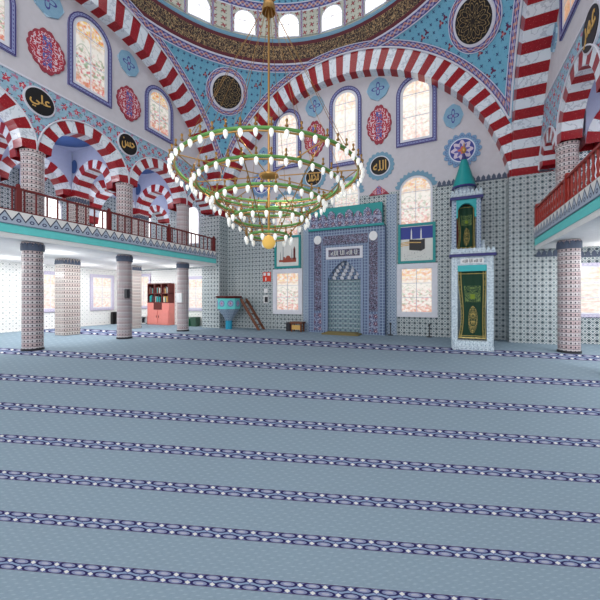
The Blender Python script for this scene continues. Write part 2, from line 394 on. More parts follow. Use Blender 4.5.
def dup(root, loc, label=None, group=None):
    r = root.copy(); COL.objects.link(r); r.location = loc; r.matrix_world = Matrix.Translation(loc)
    if label: r['label'] = label
    if group: r['group'] = group
    for ch in list(root.children):
        c = ch.copy(); COL.objects.link(c); c.parent = r
        for g in list(ch.children):
            d = g.copy(); COL.objects.link(d); d.parent = c
    return r
class Fr:
    def __init__(s, o, r, n): s.o = Vector(o); s.r = Vector(r); s.n = Vector(n)
    def __call__(s, a, z, n=0.0): return tuple(s.o+s.r*a+s.n*n+Vector((0, 0, z)))
CX, CY, HS = -4.07, 6.85, 6.15          # centre and half side of the domed square
ZC, RO, RI = 5.24, 6.54, 5.93           # great arches
YQ = 13.45                              # qibla wall
FQ = Fr((0, YQ, 0), (1, 0, 0), (0, -1, 0))
XLW = -10.65; FL = Fr((XLW, 0, 0), (0, 1, 0), (1, 0, 0))
XRW = 2.85; FRr = Fr((XRW, 0, 0), (0, 1, 0), (-1, 0, 0))     # a = Y
XLO = -17.6; FLO = Fr((XLO, 0, 0), (0, 1, 0), (1, 0, 0))
XRO = 9.6
# arabic lettering
AR = {'ا': (0xFE8D, 2), 'ب': (0xFE8F, 4), 'ث': (0xFE99, 4), 'ح': (0xFEA1, 4), 'خ': (0xFEA5, 4), 'د': (0xFEA9, 2), 'ر': (0xFEAD, 2), 'س': (0xFEB1, 4), 'ع': (0xFEC9, 4), 'ق': (0xFED5, 4), 'ك': (0xFED9, 4), 'ل': (0xFEDD, 4), 'م': (0xFEE1, 4), 'ن': (0xFEE5, 4), 'ه': (0xFEE9, 4), 'و': (0xFEED, 2), 'ي': (0xFEF1, 4)}
def shape(t):
    out = []
    for w in t.split(' '):
        r = []
        for i, c in enumerate(w):
            b0, k = AR[c]; pj = i > 0 and AR[w[i-1]][1] == 4; nj = i < len(w)-1 and k == 4
            r.append(chr(b0+(3 if pj and nj else 2 if nj else 1 if pj else 0)))
        out.append(''.join(r)[::-1])
    return ' '.join(out[::-1])
def text(body, fr, a, z, n, width, height, mat, parent, name='lettering', flip=False):
    cu = bpy.data.curves.new('t', 'FONT'); cu.body = body; cu.size = 1; cu.extrude = .01; cu.resolution_u = 3; cu.offset = .012
    ob = bpy.data.objects.new('t', cu); COL.objects.link(ob)
    dg = bpy.context.evaluated_depsgraph_get(); me = bpy.data.meshes.new_from_object(ob.evaluated_get(dg))
    bpy.data.objects.remove(ob)
    if not me.vertices: return None
    xs = [v.co.x for v in me.vertices]; ys = [v.co.y for v in me.vertices]
    sx = width/(max(xs)-min(xs)); sy = height/(max(ys)-min(ys)); cx = (max(xs)+min(xs))/2; cy = (max(ys)+min(ys))/2
    po = base_of(parent)
    for v in me.vertices:
        aa = (v.co.x-cx)*sx; aa = -aa if flip else aa
        v.co = Vector(fr(a+aa, z+(v.co.y-cy)*sy, n+v.co.z*.6))-po
    me.materials.clear(); me.materials.append(M[mat]); me.name = name
    o = bpy.data.objects.new(name, me); COL.objects.link(o); o.parent = parent
    return o
# ================================================================ STRUCTURE
F_ = 319.0; ca, sa = math.cos(YAW), math.sin(YAW)
# floor and carpet ------------------------------------------------
m = MB(); m.box(-17.9, 9.9, -2.5, 13.8, -.3, -.012); struct(m.build('floor', 'plaster'))
# carpet rows: n = (A0 u + A1 v + A2)/(G0 u + G1 v + 1) with u, v the slopes of the sight lines measured on the laid carpet
LINES = [((0,327),(600,357)),((0,351),(600,386)),((0,377),(600,413)),((0,406),(600,443)),((0,438),(600,478)),((0,473),(600,516)),((0,516),(600,567)),((0,563),(600,613))]
def solve(A, bv):
    n = len(bv); Mx = [r[:]+[q] for r, q in zip(A, bv)]
    for i in range(n):
        p = max(range(i, n), key=lambda k: abs(Mx[k][i])); Mx[i], Mx[p] = Mx[p], Mx[i]
        for k in range(n):
            if k != i:
                f = Mx[k][i]/Mx[i][i]
                for j in range(i, n+1): Mx[k][j] -= f*Mx[i][j]
    return [Mx[i][n]/Mx[i][i] for i in range(n)]
rows = []; rhs = []
for n_, (p, q) in enumerate(LINES):
    nn = n_+.5
    for t in (0, .25, .5, .75, 1):
        u = (p[0]+(q[0]-p[0])*t-300)/300; v = (p[1]+(q[1]-p[1])*t-300)/300
        rows.append([u, v, 1, -nn*u, -nn*v]); rhs.append(nn)
AT = [[sum(r[i]*r[j] for r in rows) for j in range(5)] for i in range(5)]
HC = solve(AT, [sum(r[i]*b_ for r, b_ in zip(rows, rhs)) for i in range(5)])
CU = 4.1
def carpet_uv(X, Y):
    dep = max(-X*sa+Y*ca, .55); lat = X*ca+Y*sa
    u = max(min(lat/dep, 4), -4)*F_/300; v = (298+F_*1.5/dep-300)/300
    w = HC[3]*u+HC[4]*v+1
    return ((u*9.5/w)*CU, (HC[0]*u+HC[1]*v+HC[2])/w)
m = MB(); NX, NY = 150, 120
xs = [-17.45+(9.45+17.45)*i/NX for i in range(NX+1)]; ys = [-2.3+(13.4+2.3)*(j/NY) for j in range(NY+1)]
G = {(i, j): carpet_uv(xs[i], ys[j]) for i in range(NX+1) for j in range(NY+1)}
def dist_(a, b_): return abs(a-b_)
# finer mesh close to the viewer
def cell(x0, x1, y0, y1, lv):
    if lv > 0 and math.hypot((x0+x1)/2, (y0+y1)/2) < (3.2 if lv > 1 else 6) and (y0+y1)/2 > .4:
        xm, ym = (x0+x1)/2, (y0+y1)/2
        for a, b_ in ((x0, xm), (xm, x1)):
            for c, d in ((y0, ym), (ym, y1)): cell(a, b_, c, d, lv-1)
        return
    P = [(x0, y0), (x1, y0), (x1, y1), (x0, y1)]
    m.poly([(a, b_, 0) for a, b_ in P], 0, [carpet_uv(*p) for p in P])
for i in range(NX):
    for j in range(NY): cell(xs[i], xs[i+1], ys[j], ys[j+1], 2)
tag(m.build('prayer_carpet', 'carpet'), 'blue-grey wall-to-wall carpet with purple braided prayer-row stripes', 'carpet')
# qibla wall ------------------------------------------------------
TT = 5.85
m = MB(); m.box(XLO-.3, XRO+.3, YQ, YQ+.3, -.3, TT, 0)
m.box(XLO-.3, -11.0, YQ, YQ+.3, TT, 12.2, 0); m.box(3.2, XRO+.3, YQ, YQ+.3, TT, 12.2, 0)
m.box(-11.0, 3.2, YQ, YQ+.3, TT, 12.2, 1)
struct(m.build('wall_back', ['tile', 'plaster']))
# lower tiling in the left aisle, overexposure painted into its colours
m = MB(); m.box(XLO, -11.3, YQ-.02, YQ, 0, 3.1); struct(m.build('trim_1', 'tile_overlit'))
def crest(mb, fr, a0, a1, z, h, step, n=.03):
    k = max(1, round((a1-a0)/step)); st = (a1-a0)/k
    mb.fbox(fr, a0, a1, z-h*.35, z, 0, n)
    for i in range(k):
        c = a0+st*(i+.5); w = st*.36
        pts = [(c-w, z), (c+w, z), (c+w*1.15, z+h*.4), (c, z+h), (c-w*1.15, z+h*.4)]
        mb.poly([fr(a, q, n) for a, q in pts]); mb.poly([fr(a, q, 0) for a, q in pts][::-1])
        for j in range(5):
            p, q = pts[j], pts[(j+1) % 5]; mb.poly([fr(p[0], p[1], 0), fr(q[0], q[1], 0), fr(q[0], q[1], n), fr(p[0], p[1], n)])
m = MB()
for a0, a1 in ((-10.1, -7.55), (-6.02, -5.95), (-1.9+.0, -1.84), (-.28, 2.02)):
    if a1-a0 > .5: crest(m, FQ, a0, a1, 5.85, .17, .17)
struct(m.build('trim_2', 'slate'))
# corner piers ----------------------------------------------------
for x0, x1, nm in ((-11.3, CX-HS+.02, 'pier'), (CX+HS-.02-.08, 3.35, 'pier')):
    m = MB(); m.box(x0, x1, 12.76, YQ, 0, 5.6)
    o = m.build('corner_pier', 'tile'); tag(o, 'tiled corner pier beside the preaching seat, under the end of the left gallery' if x0 < -5 else 'tiled corner pier at the end of the right gallery, beyond the staircase pulpit', 'pier')
# side aisle outer walls, gallery slabs ----------------------------
m = MB(); m.box(XLO-.3, XLO, -2.5, YQ, -.3, 3.1, 0); m.box(XLO-.3, XLO, -2.5, YQ, 3.1, 7.7, 1); struct(m.build('wall_left', ['tile_overlit', 'tile']))
m = MB(); m.box(XRO, XRO+.3, -2.5, YQ, -.3, 3.1, 0); m.box(XRO, XRO+.3, -2.5, YQ, 3.1, 7.7, 1); struct(m.build('wall_right', ['tile_overlit', 'tile']))
def slab(x0, x1, nm, edge, y1):
    m = MB(); m.box(x0, x1, -1.5, y1, 3.1, 3.72); o = m.build(nm, 'plaster_white'); struct(o)
    m = MB(); m.poly([(x0+.02, -1.5, 3.095), (x1-.02, -1.5, 3.095), (x1-.02, y1, 3.095), (x0+.02, y1, 3.095)]); struct(m.build('ceiling_panel', 'ceil', o))
slab(XLO, -10.46, 'ceiling_left_gallery', 1, 12.74); slab(2.76, XRO, 'ceiling_right_gallery', 0, 12.74)
# roofs of the galleries and blue shallow domes
for x0, x1, nm in ((XLO, XLW-.4, 'ceiling_upper_left'), (XRW+.4, XRO, 'ceiling_upper_right')):
    m = MB(); m.box(x0, x1, -1.5, YQ, 7.35, 7.6); struct(m.build(nm, 'lavender'))
# ---- striped arches
DI, RI2 = .5, 6.2
def inner_r(t): return -DI*math.sin(t)+math.sqrt(RI2*RI2-(DI*math.cos(t))**2)
def ring(mb, fr, c, zc, ri, ro, n0, n1, nseg, half=None, t0=0.0, t1=PI, start=0, rail=False):
    for k in range(nseg):
        a = t0+(t1-t0)*k/nseg; b_ = t0+(t1-t0)*(k+1)/nseg; sub = 2 if nseg < 30 else 1
        for j in range(sub):
            p = a+(b_-a)*j/sub; q = a+(b_-a)*(j+1)/sub; mi = (k+start) % 2
            def lim(t):
                r = ro
                if half: r = min(ro, half/max(abs(math.cos(t)), 1e-6))
                return r
            if half: ra_, rb_ = min(inner_r(p), lim(p)-.03), min(inner_r(q), lim(q)-.03); ea, eb = inner_r(p), inner_r(q)
            else: ra_ = rb_ = ea = eb = ri
            A = [(c+ra_*math.cos(p), zc+ra_*math.sin(p)), (c+rb_*math.cos(q), zc+rb_*math.sin(q))]
            E_ = [(c+ea*math.cos(p), zc+ea*math.sin(p)), (c+eb*math.cos(q), zc+eb*math.sin(q))]
            Bq = [(c+lim(p)*math.cos(p), zc+lim(p)*math.sin(p)), (c+lim(q)*math.cos(q), zc+lim(q)*math.sin(q))]
            mb.poly([fr(*A[0], n1), fr(*Bq[0], n1), fr(*Bq[1], n1), fr(*A[1], n1)], mi)
            mb.poly([fr(*E_[0], n0), fr(*E_[1], n0), fr(*Bq[1], n0), fr(*Bq[0], n0)], mi)
            mb.poly([fr(*E_[0], n0), fr(*A[0], n1), fr(*A[1], n1), fr(*E_[1], n0)], mi)
            mb.poly([fr(*Bq[0], n1), fr(*Bq[0], n0), fr(*Bq[1], n0), fr(*Bq[1], n1)], mi)
FQ0 = Fr((0, YQ, 0), (1, 0, 0), (0, -1, 0))
G_ = 'great red and white striped arches under the dome'
m = MB(); ring(m, FQ, CX, ZC, RI, RO, 0, .45, 61, HS, .06, PI-.06)
tag(m.build('great_arch', ['red', 'white']), 'great red and white striped arch framing the back wall windows', 'arch', G_)
m = MB(); ring(m, FL, CY, ZC, RI, RO, 0, .43, 61, HS, .06, PI-.06)
tag(m.build('great_arch', ['red', 'white']), 'great red and white striped arch springing over the left gallery', 'arch', G_)
m = MB(); ring(m, FRr, CY, ZC, RI, RO, 0, .77, 61, HS, .06, PI-.06)
tag(m.build('great_arch', ['red', 'white']), 'great red and white striped arch springing over the right gallery, seen edge on', 'arch', G_)
# corner stripes blocks between great arches and piers (fill the corner behind the rings)
for sx, x0, x1 in ((-1, -11.05, CX-HS+.004), (1, CX+HS-.004, 3.25)):
    m = MB(); hgt = (7.45-5.6)/6
    for k in range(6): m.box(x0, x1, 12.99, YQ, 5.6+k*hgt, 5.6+(k+1)*hgt, k % 2)
    struct(m.build('trim_%d' % (3 if sx < 0 else 4), ['red', 'white']))
# ---- side tympanum walls above the arcades (white), with the floral arcade wall below
COLY = [-.6, 2.3, 5.2, 8.1, 11.0, 12.78]
def tymp(fr, nm):
    m = MB(); n = 48
    for k in range(n):
        a = -PI/2+PI*k/n; 
        p = PI*k/n; q = PI*(k+1)/n
        r0_, r1_ = inner_r(p)+.15, inner_r(q)+.15
        y0, z0 = CY+r0_*math.cos(p), max(ZC+r0_*math.sin(p), 7.65); y1, z1 = CY+r1_*math.cos(q), max(ZC+r1_*math.sin(q), 7.65)
        for nn in (0, -.4): m.poly([fr(y0, 7.65, nn), fr(y0, z0, nn), fr(y1, z1, nn), fr(y1, 7.65, nn)])
    struct(m.build(nm, 'plaster'))
tymp(FL, 'wall_left_lunette'); tymp(FRr, 'wall_right_lunette')
def arcade(fr, nm, side):
    # wall above arches, springing 5.7
    m = MB(); zt = 7.65; zs = 5.7
    for i in range(len(COLY)-1):
        y0, y1 = COLY[i], COLY[i+1]; c = (y0+y1)/2; R = (y1-y0)/2-.001; n = 24
        for k in range(n):
            p = PI-PI*k/n; q = PI-PI*(k+1)/n
            a0, h0 = c+R*math.cos(p), zs+R*math.sin(p); a1, h1 = c+R*math.cos(q), zs+R*math.sin(q)
            for nn in (0, -.4): m.poly([fr(a0, h0, nn), fr(a1, h1, nn), fr(a1, zt, nn), fr(a0, zt, nn)], 0 if nn == 0 else 1)
    m.fbox(fr, COLY[-1], YQ, 5.7, zt, -.4, 0)
    struct(m.build(nm, ['floral', 'lavender']))
    m = MB(); m.fbox(fr, -.6, YQ, zt-.02, zt+.03, 0, .03); struct(m.build('trim_%d' % (5 if side < 0 else 6), 'moulding'))
    words = ['furthest-forward', 'second', 'third', 'fourth', 'last small']
    for i in range(len(COLY)-1):
        if i == 0: continue
        y0, y1 = COLY[i], COLY[i+1]; c = (y0+y1)/2; R = (y1-y0)/2
        m = MB(); ring(m, fr, c, zs, R-.36, R-.012, -.42, .03, 15 if R > 1.2 else 11, None, 0, PI)
        o = thing('arcade_arch', fr(c, zs, -.2), None, 'arch', 'striped arches along the gallery arcades')
        where = 'left' if side < 0 else 'right'
        o['label'] = {1: 'striped arcade arch at the %s edge of the picture, nearest the viewer' % where, 2: 'striped arcade arch in the %s gallery between the nearest and middle columns' % where, 3: 'striped arcade arch in the %s gallery between the middle and farthest columns' % where, 4: 'narrow striped arcade arch in the %s gallery beside the corner pier' % where}[i]
        m.build('voussoirs', ['red', 'white'], o)
        m = MB(); pts = [fr(c+(R+.005)*math.cos(PI*k/24), zs+(R+.005)*math.sin(PI*k/24), .045) for k in range(25)]; m.tube(pts, .025, 6); m.build('outer_moulding', 'moulding', o)
arcade(FL, 'wall_left_arcade', -1); arcade(FRr, 'wall_right_arcade', 1)
# ---- pendentives: sphere of radius SR about (CX,CY,ZC)
SR = math.sqrt(HS*HS+RO*RO)
def sph(x, y, off=0.0):
    d2 = x*x+y*y; z = math.sqrt(max(SR*SR-d2, 0)); k = (SR-off)/SR
    return (CX+x*k, CY+y*k, ZC+z*k)
RR = HS
m = MB(); 
for q in range(4):
    if q == 2: continue      # corner behind the viewer on the left is out of sight
    n = 28; L = 16
    def B_(t): 
        c, s_ = math.cos(t), math.sin(t); k = 1/max(abs(c), abs(s_)); return HS*c*k, HS*s_*k
    for i in range(n):
        t0 = PI/2*q+PI/2*i/n; t1 = PI/2*q+PI/2*(i+1)/n
        for j in range(L):
            f0, f1 = j/L, (j+1)/L
            P = []
            for t, f in ((t0, f0), (t1, f0), (t1, f1), (t0, f1)):
                bx, by = B_(t); rx, ry = RR*math.cos(t), RR*math.sin(t); x, y = rx+(bx-rx)*f, ry+(by-ry)*f
                P.append((sph(x, y), (t*7.2, math.asin(min(1, math.hypot(x, y)/SR))*SR)))
            m.poly([p[0] for p in P], 0, [p[1] for p in P])
struct(m.build('ceiling_pendentives', 'cyan'))
# braided trims on the pendentives
def trim_along(nm, pts_fn, n, off=.03):
    m = MB(); L = 0
    for i in range(n):
        a0, b0 = pts_fn(i/n); a1, b1 = pts_fn((i+1)/n)
        d = (Vector(a1)-Vector(a0)).length
        m.poly([a0, a1, b1, b0], 0, [(L, 0), (L+d, 0), (L+d, 1), (L, 1)]); L += d
    return m
idx = 7
for ax in (('y', 1), ('x', -1), ('x', 1)):
    tmax = math.asin(min(1, HS/RO))
    def fn(f):
        t = -tmax*.985+2*tmax*.985*f; s_ = RO*math.sin(t)
        out = []
        for w in (.02, .2):
            if ax[0] == 'y': x, y = s_*(1-w*abs(s_)/HS/9), ax[1]*(HS-w)
            else: x, y = ax[1]*(HS-w), s_*(1-w*abs(s_)/HS/9)
            lim = HS-w
            if ax[0] == 'y': x = max(-lim, min(lim, x))
            else: y = max(-lim, min(lim, y))
            out.append(sph(x, y, .03))
        return out
    m = trim_along('t', fn, 64); struct(m.build('trim_%d' % idx, 'braid')); idx += 1
    # white edge moulding
    m = MB(); m.tube([fn(i/64)[0] for i in range(65)], .035, 6); struct(m.build('trim_%d' % idx, 'moulding')); idx += 1
m = MB(); L = 0; n = 96
for i in range(n):
    t0, t1 = 2*PI*i/n, 2*PI*(i+1)/n
    P = []
    for t, r in ((t0, RR-.02), (t1, RR-.02), (t1, RR+.2), (t0, RR+.2)):
        x, y = r*math.cos(t), r*math.sin(t); x = max(-HS, min(HS, x)); y = max(-HS, min(HS, y)); P.append(sph(x, y, .045))
    m.poly(P, 0, [(t0*6.2, 0), (t1*6.2, 0), (t1*6.2, 1), (t0*6.2, 1)])
struct(m.build('trim_%d' % idx, 'braid')); idx += 1
# ---- dome ring, drum, dome
z0 = ZC+math.sqrt(SR*SR-RR*RR)
def cyl(mb, prof, n=80, mi=0, norm=False, mis=None):
    for k in range(n):
        t0 = 2*PI*k/n; t1 = 2*PI*(k+1)/n
        for j in range(len(prof)-1):
            (r0, a), (r1, b_) = prof[j], prof[j+1]
            mb.poly([(CX+r0*math.cos(t0), CY+r0*math.sin(t0), a), (CX+r0*math.cos(t1), CY+r0*math.sin(t1), a), (CX+r1*math.cos(t1), CY+r1*math.sin(t1), b_), (CX+r1*math.cos(t0), CY+r1*math.sin(t0), b_)], mis[j] if mis else mi,
                    [(t0*6, 0), (t1*6, 0), (t1*6, 1), (t0*6, 1)] if norm else [(t0*6, a), (t1*6, a), (t1*6, b_), (t0*6, b_)])
m = MB(); cyl(m, [(RR+.02, z0-.04), (RR-.02, z0-.0), (RR-.04, z0+.03)]); struct(m.build('trim_%d' % idx, 'moulding')); idx += 1
m = MB(); cyl(m, [(RR-.04, z0+.03), (RR-.15, z0+.85)], norm=True); struct(m.build('wall_dome_script_band', 'script'))
m = MB(); cyl(m, [(RR-.15, z0+.85), (RR-.18, z0+.89), (RR-.05, z0+1.1)]); struct(m.build('trim_%d' % idx, 'lightblue')); idx += 1
ZD = z0+1.1
m = MB(); cyl(m, [(RR-.05, ZD), (RR-.05, ZD+1.15)]); struct(m.build('wall_drum', 'panel'))
m = MB(); cyl(m, [(RR-.06, ZD+1.15), (RR-.14, ZD+1.5)], norm=True); struct(m.build('trim_%d' % idx, 'braid')); idx += 1
m = MB(); prof = [((RR-.14)*math.cos(PI/2*i/14), ZD+1.5+5.0*math.sin(PI/2*i/14)) for i in range(15)]
prof[-1] = (.001, prof[-1][1]); cyl(m, prof); struct(m.build('ceiling_dome', 'cyan'))
ZDT = ZD+1.15

# ================================================================ WINDOWS
def outline(c, z0, z1, hw, kind, n=14, w=0.0):
    hw2 = hw+w; zb = z0-w
    if kind == 'rect': return [(c-hw2, zb), (c-hw2, z1+w), (c+hw2, z1+w), (c+hw2, zb)]
    zs = z1-hw
    pts = [(c-hw2, zb)]
    for i in range(n+1):
        t = PI-PI*i/n; pts.append((c+hw2*math.cos(t), zs+hw2*math.sin(t)))
    return pts+[(c+hw2, zb)]
NW = [0]
def window(fr, c, z0, z1, hw, kind, bw, glassm='glass', inner=.1, label=None, frame='surround', nb=0.0, bars=2):
    NW[0] += 1
    root = thing('window_%d' % NW[0], fr(c, z0, nb), label); root['kind'] = 'structure'
    def strip(w0, w1, n0, n1, mat, nm):
        A = outline(c, z0, z1, hw, kind, w=w0); Bq = outline(c, z0, z1, hw, kind, w=w1); k = len(A); m = MB(); L = 0
        for i in range(k):
            j = (i+1) % k; d = math.hypot(Bq[j][0]-Bq[i][0], Bq[j][1]-Bq[i][1])
            m.poly([fr(*A[i], nb+n1), fr(*A[j], nb+n1), fr(*Bq[j], nb+n1), fr(*Bq[i], nb+n1)], 0, [(L, 0), (L+d, 0), (L+d, 1), (L, 1)])
            for PP in (A, Bq): m.poly([fr(*PP[i], nb+n0), fr(*PP[j], nb+n0), fr(*PP[j], nb+n1), fr(*PP[i], nb+n1)], 0, [(L, .5)]*2+[(L+d, .9)]*2)
            L += d
        return m.build(nm, mat, root)
    if bw: strip(inner, inner+bw, 0, .06, frame, 'window_surround')
    fo = strip(0, inner, 0, .035, 'lilacframe', 'window_frame')
    A = outline(c, z0, z1, hw, kind); m = MB(); off = NW[0]*3.0
    m.poly([fr(a, z, nb+.012) for a, z in A], 0, [((a-c+hw)/(2*hw)+off, min(.999, max(0.001, (z-z0)/(z1-z0)))) for a, z in A])
    m.build('pane', glassm, root)
    m = MB(); zs = z1-(hw if kind != 'rect' else 0)
    m.fbox(fr, c-.012, c+.012, z0, z1, nb+.012, nb+.03)
    for i in range(bars): z = z0+(zs-z0)*(i+1)/bars if kind != 'rect' else z0+(z1-z0)*(i+1)/(bars+1); m.fbox(fr, c-hw, c+hw, z-.012, z+.012, nb+.012, nb+.03)
    m.build('glazing_bar', 'lilacframe', root)
    return root
window(FQ, -3.95, 7.5, 10.42, .46, 'arch', .16, 'glass_bright')
window(FQ, -1.05, 7.85, 10.12, .5, 'arch', .16, 'glass_bright')
window(FQ, -6.78, 7.85, 10.12, .48, 'arch', .16, 'glass_bright')
# lower arched row (with pale crowns)
for c, z0_, z1_, h in ((-1.06, 4.4, 6.28, .55), (-3.9, 5.2, 6.5, .52), (-6.78, 4.45, 6.28, .55)):
    w_ = window(FQ, c, z0_, z1_, h, 'arch', 0, 'glass', .07)
    A = outline(c, z0_, z1_, h, 'arch', n=14, w=.09); m = MB(); A = A[1:-1]
    for i in range(len(A)-1):
        p, q = Vector((A[i][0]-c, A[i][1]-(z1_-h))), Vector((A[i+1][0]-c, A[i+1][1]-(z1_-h)))
        for s_, e in ((1.0, 1.2),):
            P = [(c+p.x*s_, z1_-h+p.y*s_), (c+q.x*s_, z1_-h+q.y*s_), (c+q.x*e, z1_-h+q.y*e), (c+p.x*e, z1_-h+p.y*e)]
            if min(x[1] for x in P) < 5.85: continue
            m.poly([FQ(a, z, .03) for a, z in P]); m.poly([FQ(P[2][0], P[2][1], .03), FQ(P[3][0], P[3][1], .03), FQ(P[3][0], P[3][1], 0), FQ(P[2][0], P[2][1], 0)])
            # little lobes
            mx_, mz_ = (P[2][0]+P[3][0])/2, (P[2][1]+P[3][1])/2; d = Vector((mx_-c, mz_-(z1_-h))).normalized()*.09
            m.poly([FQ(P[2][0], P[2][1], .03), FQ(mx_+d.x, mz_+d.y, .03), FQ(P[3][0], P[3][1], .03)])
    m.build('arched_crown', 'lightblue', w_)
window(FQ, -1.03, .95, 2.66, .56, 'rect', .18, 'glass', .03, frame='lilacframe')
window(FQ, -6.75, .95, 2.66, .56, 'rect', .18, 'glass', .03, frame='lilacframe')
# aisle windows on the back wall
window(FQ, -16.3, 1.05, 2.75, .42, 'rect', .12, 'glass_pale', .05, nb=.02, frame='paleborder')
window(FQ, -12.3, .98, 2.5, .48, 'rect', .12, 'glass_pale', .05, nb=.02, frame='paleborder')
window(FQ, -12.6, 4.5, 6.45, .46, 'arch', 0, 'glass_sun', .07)
window(FQ, -16.2, 4.5, 6.45, .46, 'arch', 0, 'glass_sun', .07)
window(FQ, 4.75, 1.02, 2.5, .72, 'rect', .1, 'glass_pale', .05, nb=.0, frame='paleborder')
window(FQ, 5.0, 4.5, 6.3, .5, 'arch', 0, 'glass_sun', .07)
for y in (9.15, 11.75, 6.0):
    if y > 7: window(FLO, y, 1.0, 2.62, .5, 'rect', .13, 'glass_pale', .05, frame='paleborder')
    window(FLO, y, 4.6, 6.45, .46, 'arch', 0, 'glass_sun', .07)
FRO = Fr((XRO, 0, 0), (0, 1, 0), (-1, 0, 0))
for y in (11.6, 9.1): window(FRO, y, 1.0, 2.6, .5, 'rect', .13, 'glass_bright', .05); window(FRO, y, 4.6, 6.45, .46, 'arch', 0, 'glass_sun', .07)
window(FL, 6.72, 8.36, 10.5, .47, 'arch', .14, 'glass_colour'); window(FL, 9.5, 8.3, 9.85, .46, 'arch', .14, 'glass_colour'); window(FL, 4.0, 8.3, 9.85, .46, 'arch', .14, 'glass_colour')
window(FRr, 9.95, 8.62, 10.1, .48, 'arch', .14, 'glass_warm'); window(FRr, 7.1, 8.62, 10.6, .48, 'arch', .14, 'glass_warm')
# drum windows: every 18 degrees, framed by piers
def wrapfr(t):
    r = Vector((-math.sin(t), math.cos(t), 0)); nn = Vector((-math.cos(t), -math.sin(t), 0))
    o = Vector((CX, CY, 0))-nn*(RR-.09)
    return Fr(o, r, nn)
azc = math.atan2(5.24, -3.01)      # middle of a panel, over the rod
for k in range(20):
    t = azc+math.radians(9+18*k)
    if math.sin(t) < -.1: continue
    window(wrapfr(t), 0, ZD+.06, ZD+1.02, .43, 'arch', 0, 'glass_sun', .04, bars=1)
for k in range(20):
    t = azc+math.radians(18*k)
    if math.sin(t) < -.2: continue
    fr = wrapfr(t); m = MB()
    for a0, a1 in ((-.44, -.34), (.34, .44)):
        P = [fr(a0, ZD, .02), fr(a1, ZD, .02), fr(a1, ZDT, .02), fr(a0, ZDT, .02)]; m.poly(P, 0, [(0, 0), (0, 1), (1.2, 1), (1.2, 0)])
    m.poly([fr(-.34, ZD+.05, .01), fr(.34, ZD+.05, .01), fr(.34, ZDT-.05, .01), fr(-.34, ZDT-.05, .01)], 1)
    struct(m.build('trim_%d' % idx, ['braid', 'panel'])); idx += 1

# ================================================================ ARCHES AND PIERS INSIDE THE GALLERIES
def frX(y): return Fr((0, y, 0), (1, 0, 0), (0, -1, 0))      # wall across the gallery at Y=y
def inner_gallery(xa, xb, xm, side):
    # xa arcade inner face, xb outer wall, xm middle row of piers
    where = 'left' if side < 0 else 'right'
    for i, y in enumerate(COLY[1:-1]):
        for j, (x0, x1) in enumerate(((min(xa, xm), max(xa, xm)), (min(xb, xm), max(xb, xm)))):
            ins = .12
            x0i, x1i = x0+ins, x1-ins; c = (x0i+x1i)/2; R = (x1i-x0i)/2; zs = 5.55; fr = frX(y+.26)
            if zs+R > 7.3: zs = 7.3-R
            m = MB(); ring(m, fr, c, zs, R-.32, R, 0, .52, 13); 
            t = thing('gallery_arch', fr(c, zs, .17), None, 'arch', 'striped arches inside the galleries')
            t['label'] = '%s striped cross arch in the %s upper gallery, %s' % (('foremost', 'second', 'third', 'farthest')[i], where, 'beside the columns' if j == 0 else 'beside the outer wall')
            m.build('voussoirs', ['red', 'white'], t)
            m = MB()
            for k in range(16):
                p, q = PI-PI*k/16, PI-PI*(k+1)/16
                for nn in (.02, .50): m.poly([fr(c+R*math.cos(p), zs+R*math.sin(p), nn), fr(c+R*math.cos(q), zs+R*math.sin(q), nn), fr(c+R*math.cos(q), 7.35, nn), fr(c+R*math.cos(p), 7.35, nn)])
            m.build('spandrel', 'lavender', t)
            m = MB(); m.poly([fr((xm + (.36 if (x0 >= xm-.01) else -.36)) + .2*math.cos(2*PI*k/20), 6.72+.27*math.sin(2*PI*k/20), .53) for k in range(20)]); m.build('painted_roundel', 'ceilblue', t)
    fr = Fr((xm+.25, 0, 0), (0, 1, 0), (-1, 0, 0))
    for i in range(1, len(COLY)-1):
        y0, y1 = COLY[i]+.27, COLY[i+1]-(.27 if i < 4 else 0); c = (y0+y1)/2; R = (y1-y0)/2; zs = 5.55
        t = thing('gallery_arch', fr(c, zs, .17), None, 'arch', 'striped arches inside the galleries')
        t['label'] = 'lengthwise striped arch in the %s upper gallery, %s' % (where, {1: 'nearest the viewer', 2: 'between nearest and second inner piers', 3: 'between second and third inner piers', 4: 'against the back wall'}[i])
        m = MB(); ring(m, fr, c, zs, R-.32, R, 0, .5, 13 if R > 1 else 9); m.build('voussoirs', ['red', 'white'], t)
        m = MB()
        for k in range(16):
            p, q = PI-PI*k/16, PI-PI*(k+1)/16
            for nn in (.02, .32): m.poly([fr(c+R*math.cos(p), zs+R*math.sin(p), nn), fr(c+R*math.cos(q), zs+R*math.sin(q), nn), fr(c+R*math.cos(q), 7.35, nn), fr(c+R*math.cos(p), 7.35, nn)])
        m.build('spandrel', 'lavender', t)
        # blue shallow dome of the bay with a dark roundel
        for (x0, x1) in ((min(xa, xm), max(xa, xm)), (min(xb, xm), max(xb, xm))):
            cx, cy = (x0+x1)/2, (COLY[i]+COLY[i+1])/2; rr = min((x1-x0)/2, (COLY[i+1]-COLY[i])/2)-.25
            m = MB(); m.lathe(cx, cy, [(rr, 7.34), (rr*.98, 7.30), (rr*.8, 7.27), (.001, 7.22)], 24)
            struct(m.build('ceiling_roundel', 'ceilblue'))
inner_gallery(XLW-.4, XLO, -13.8, -1)
inner_gallery(XRW+.4, XRO, 6.2, 1)

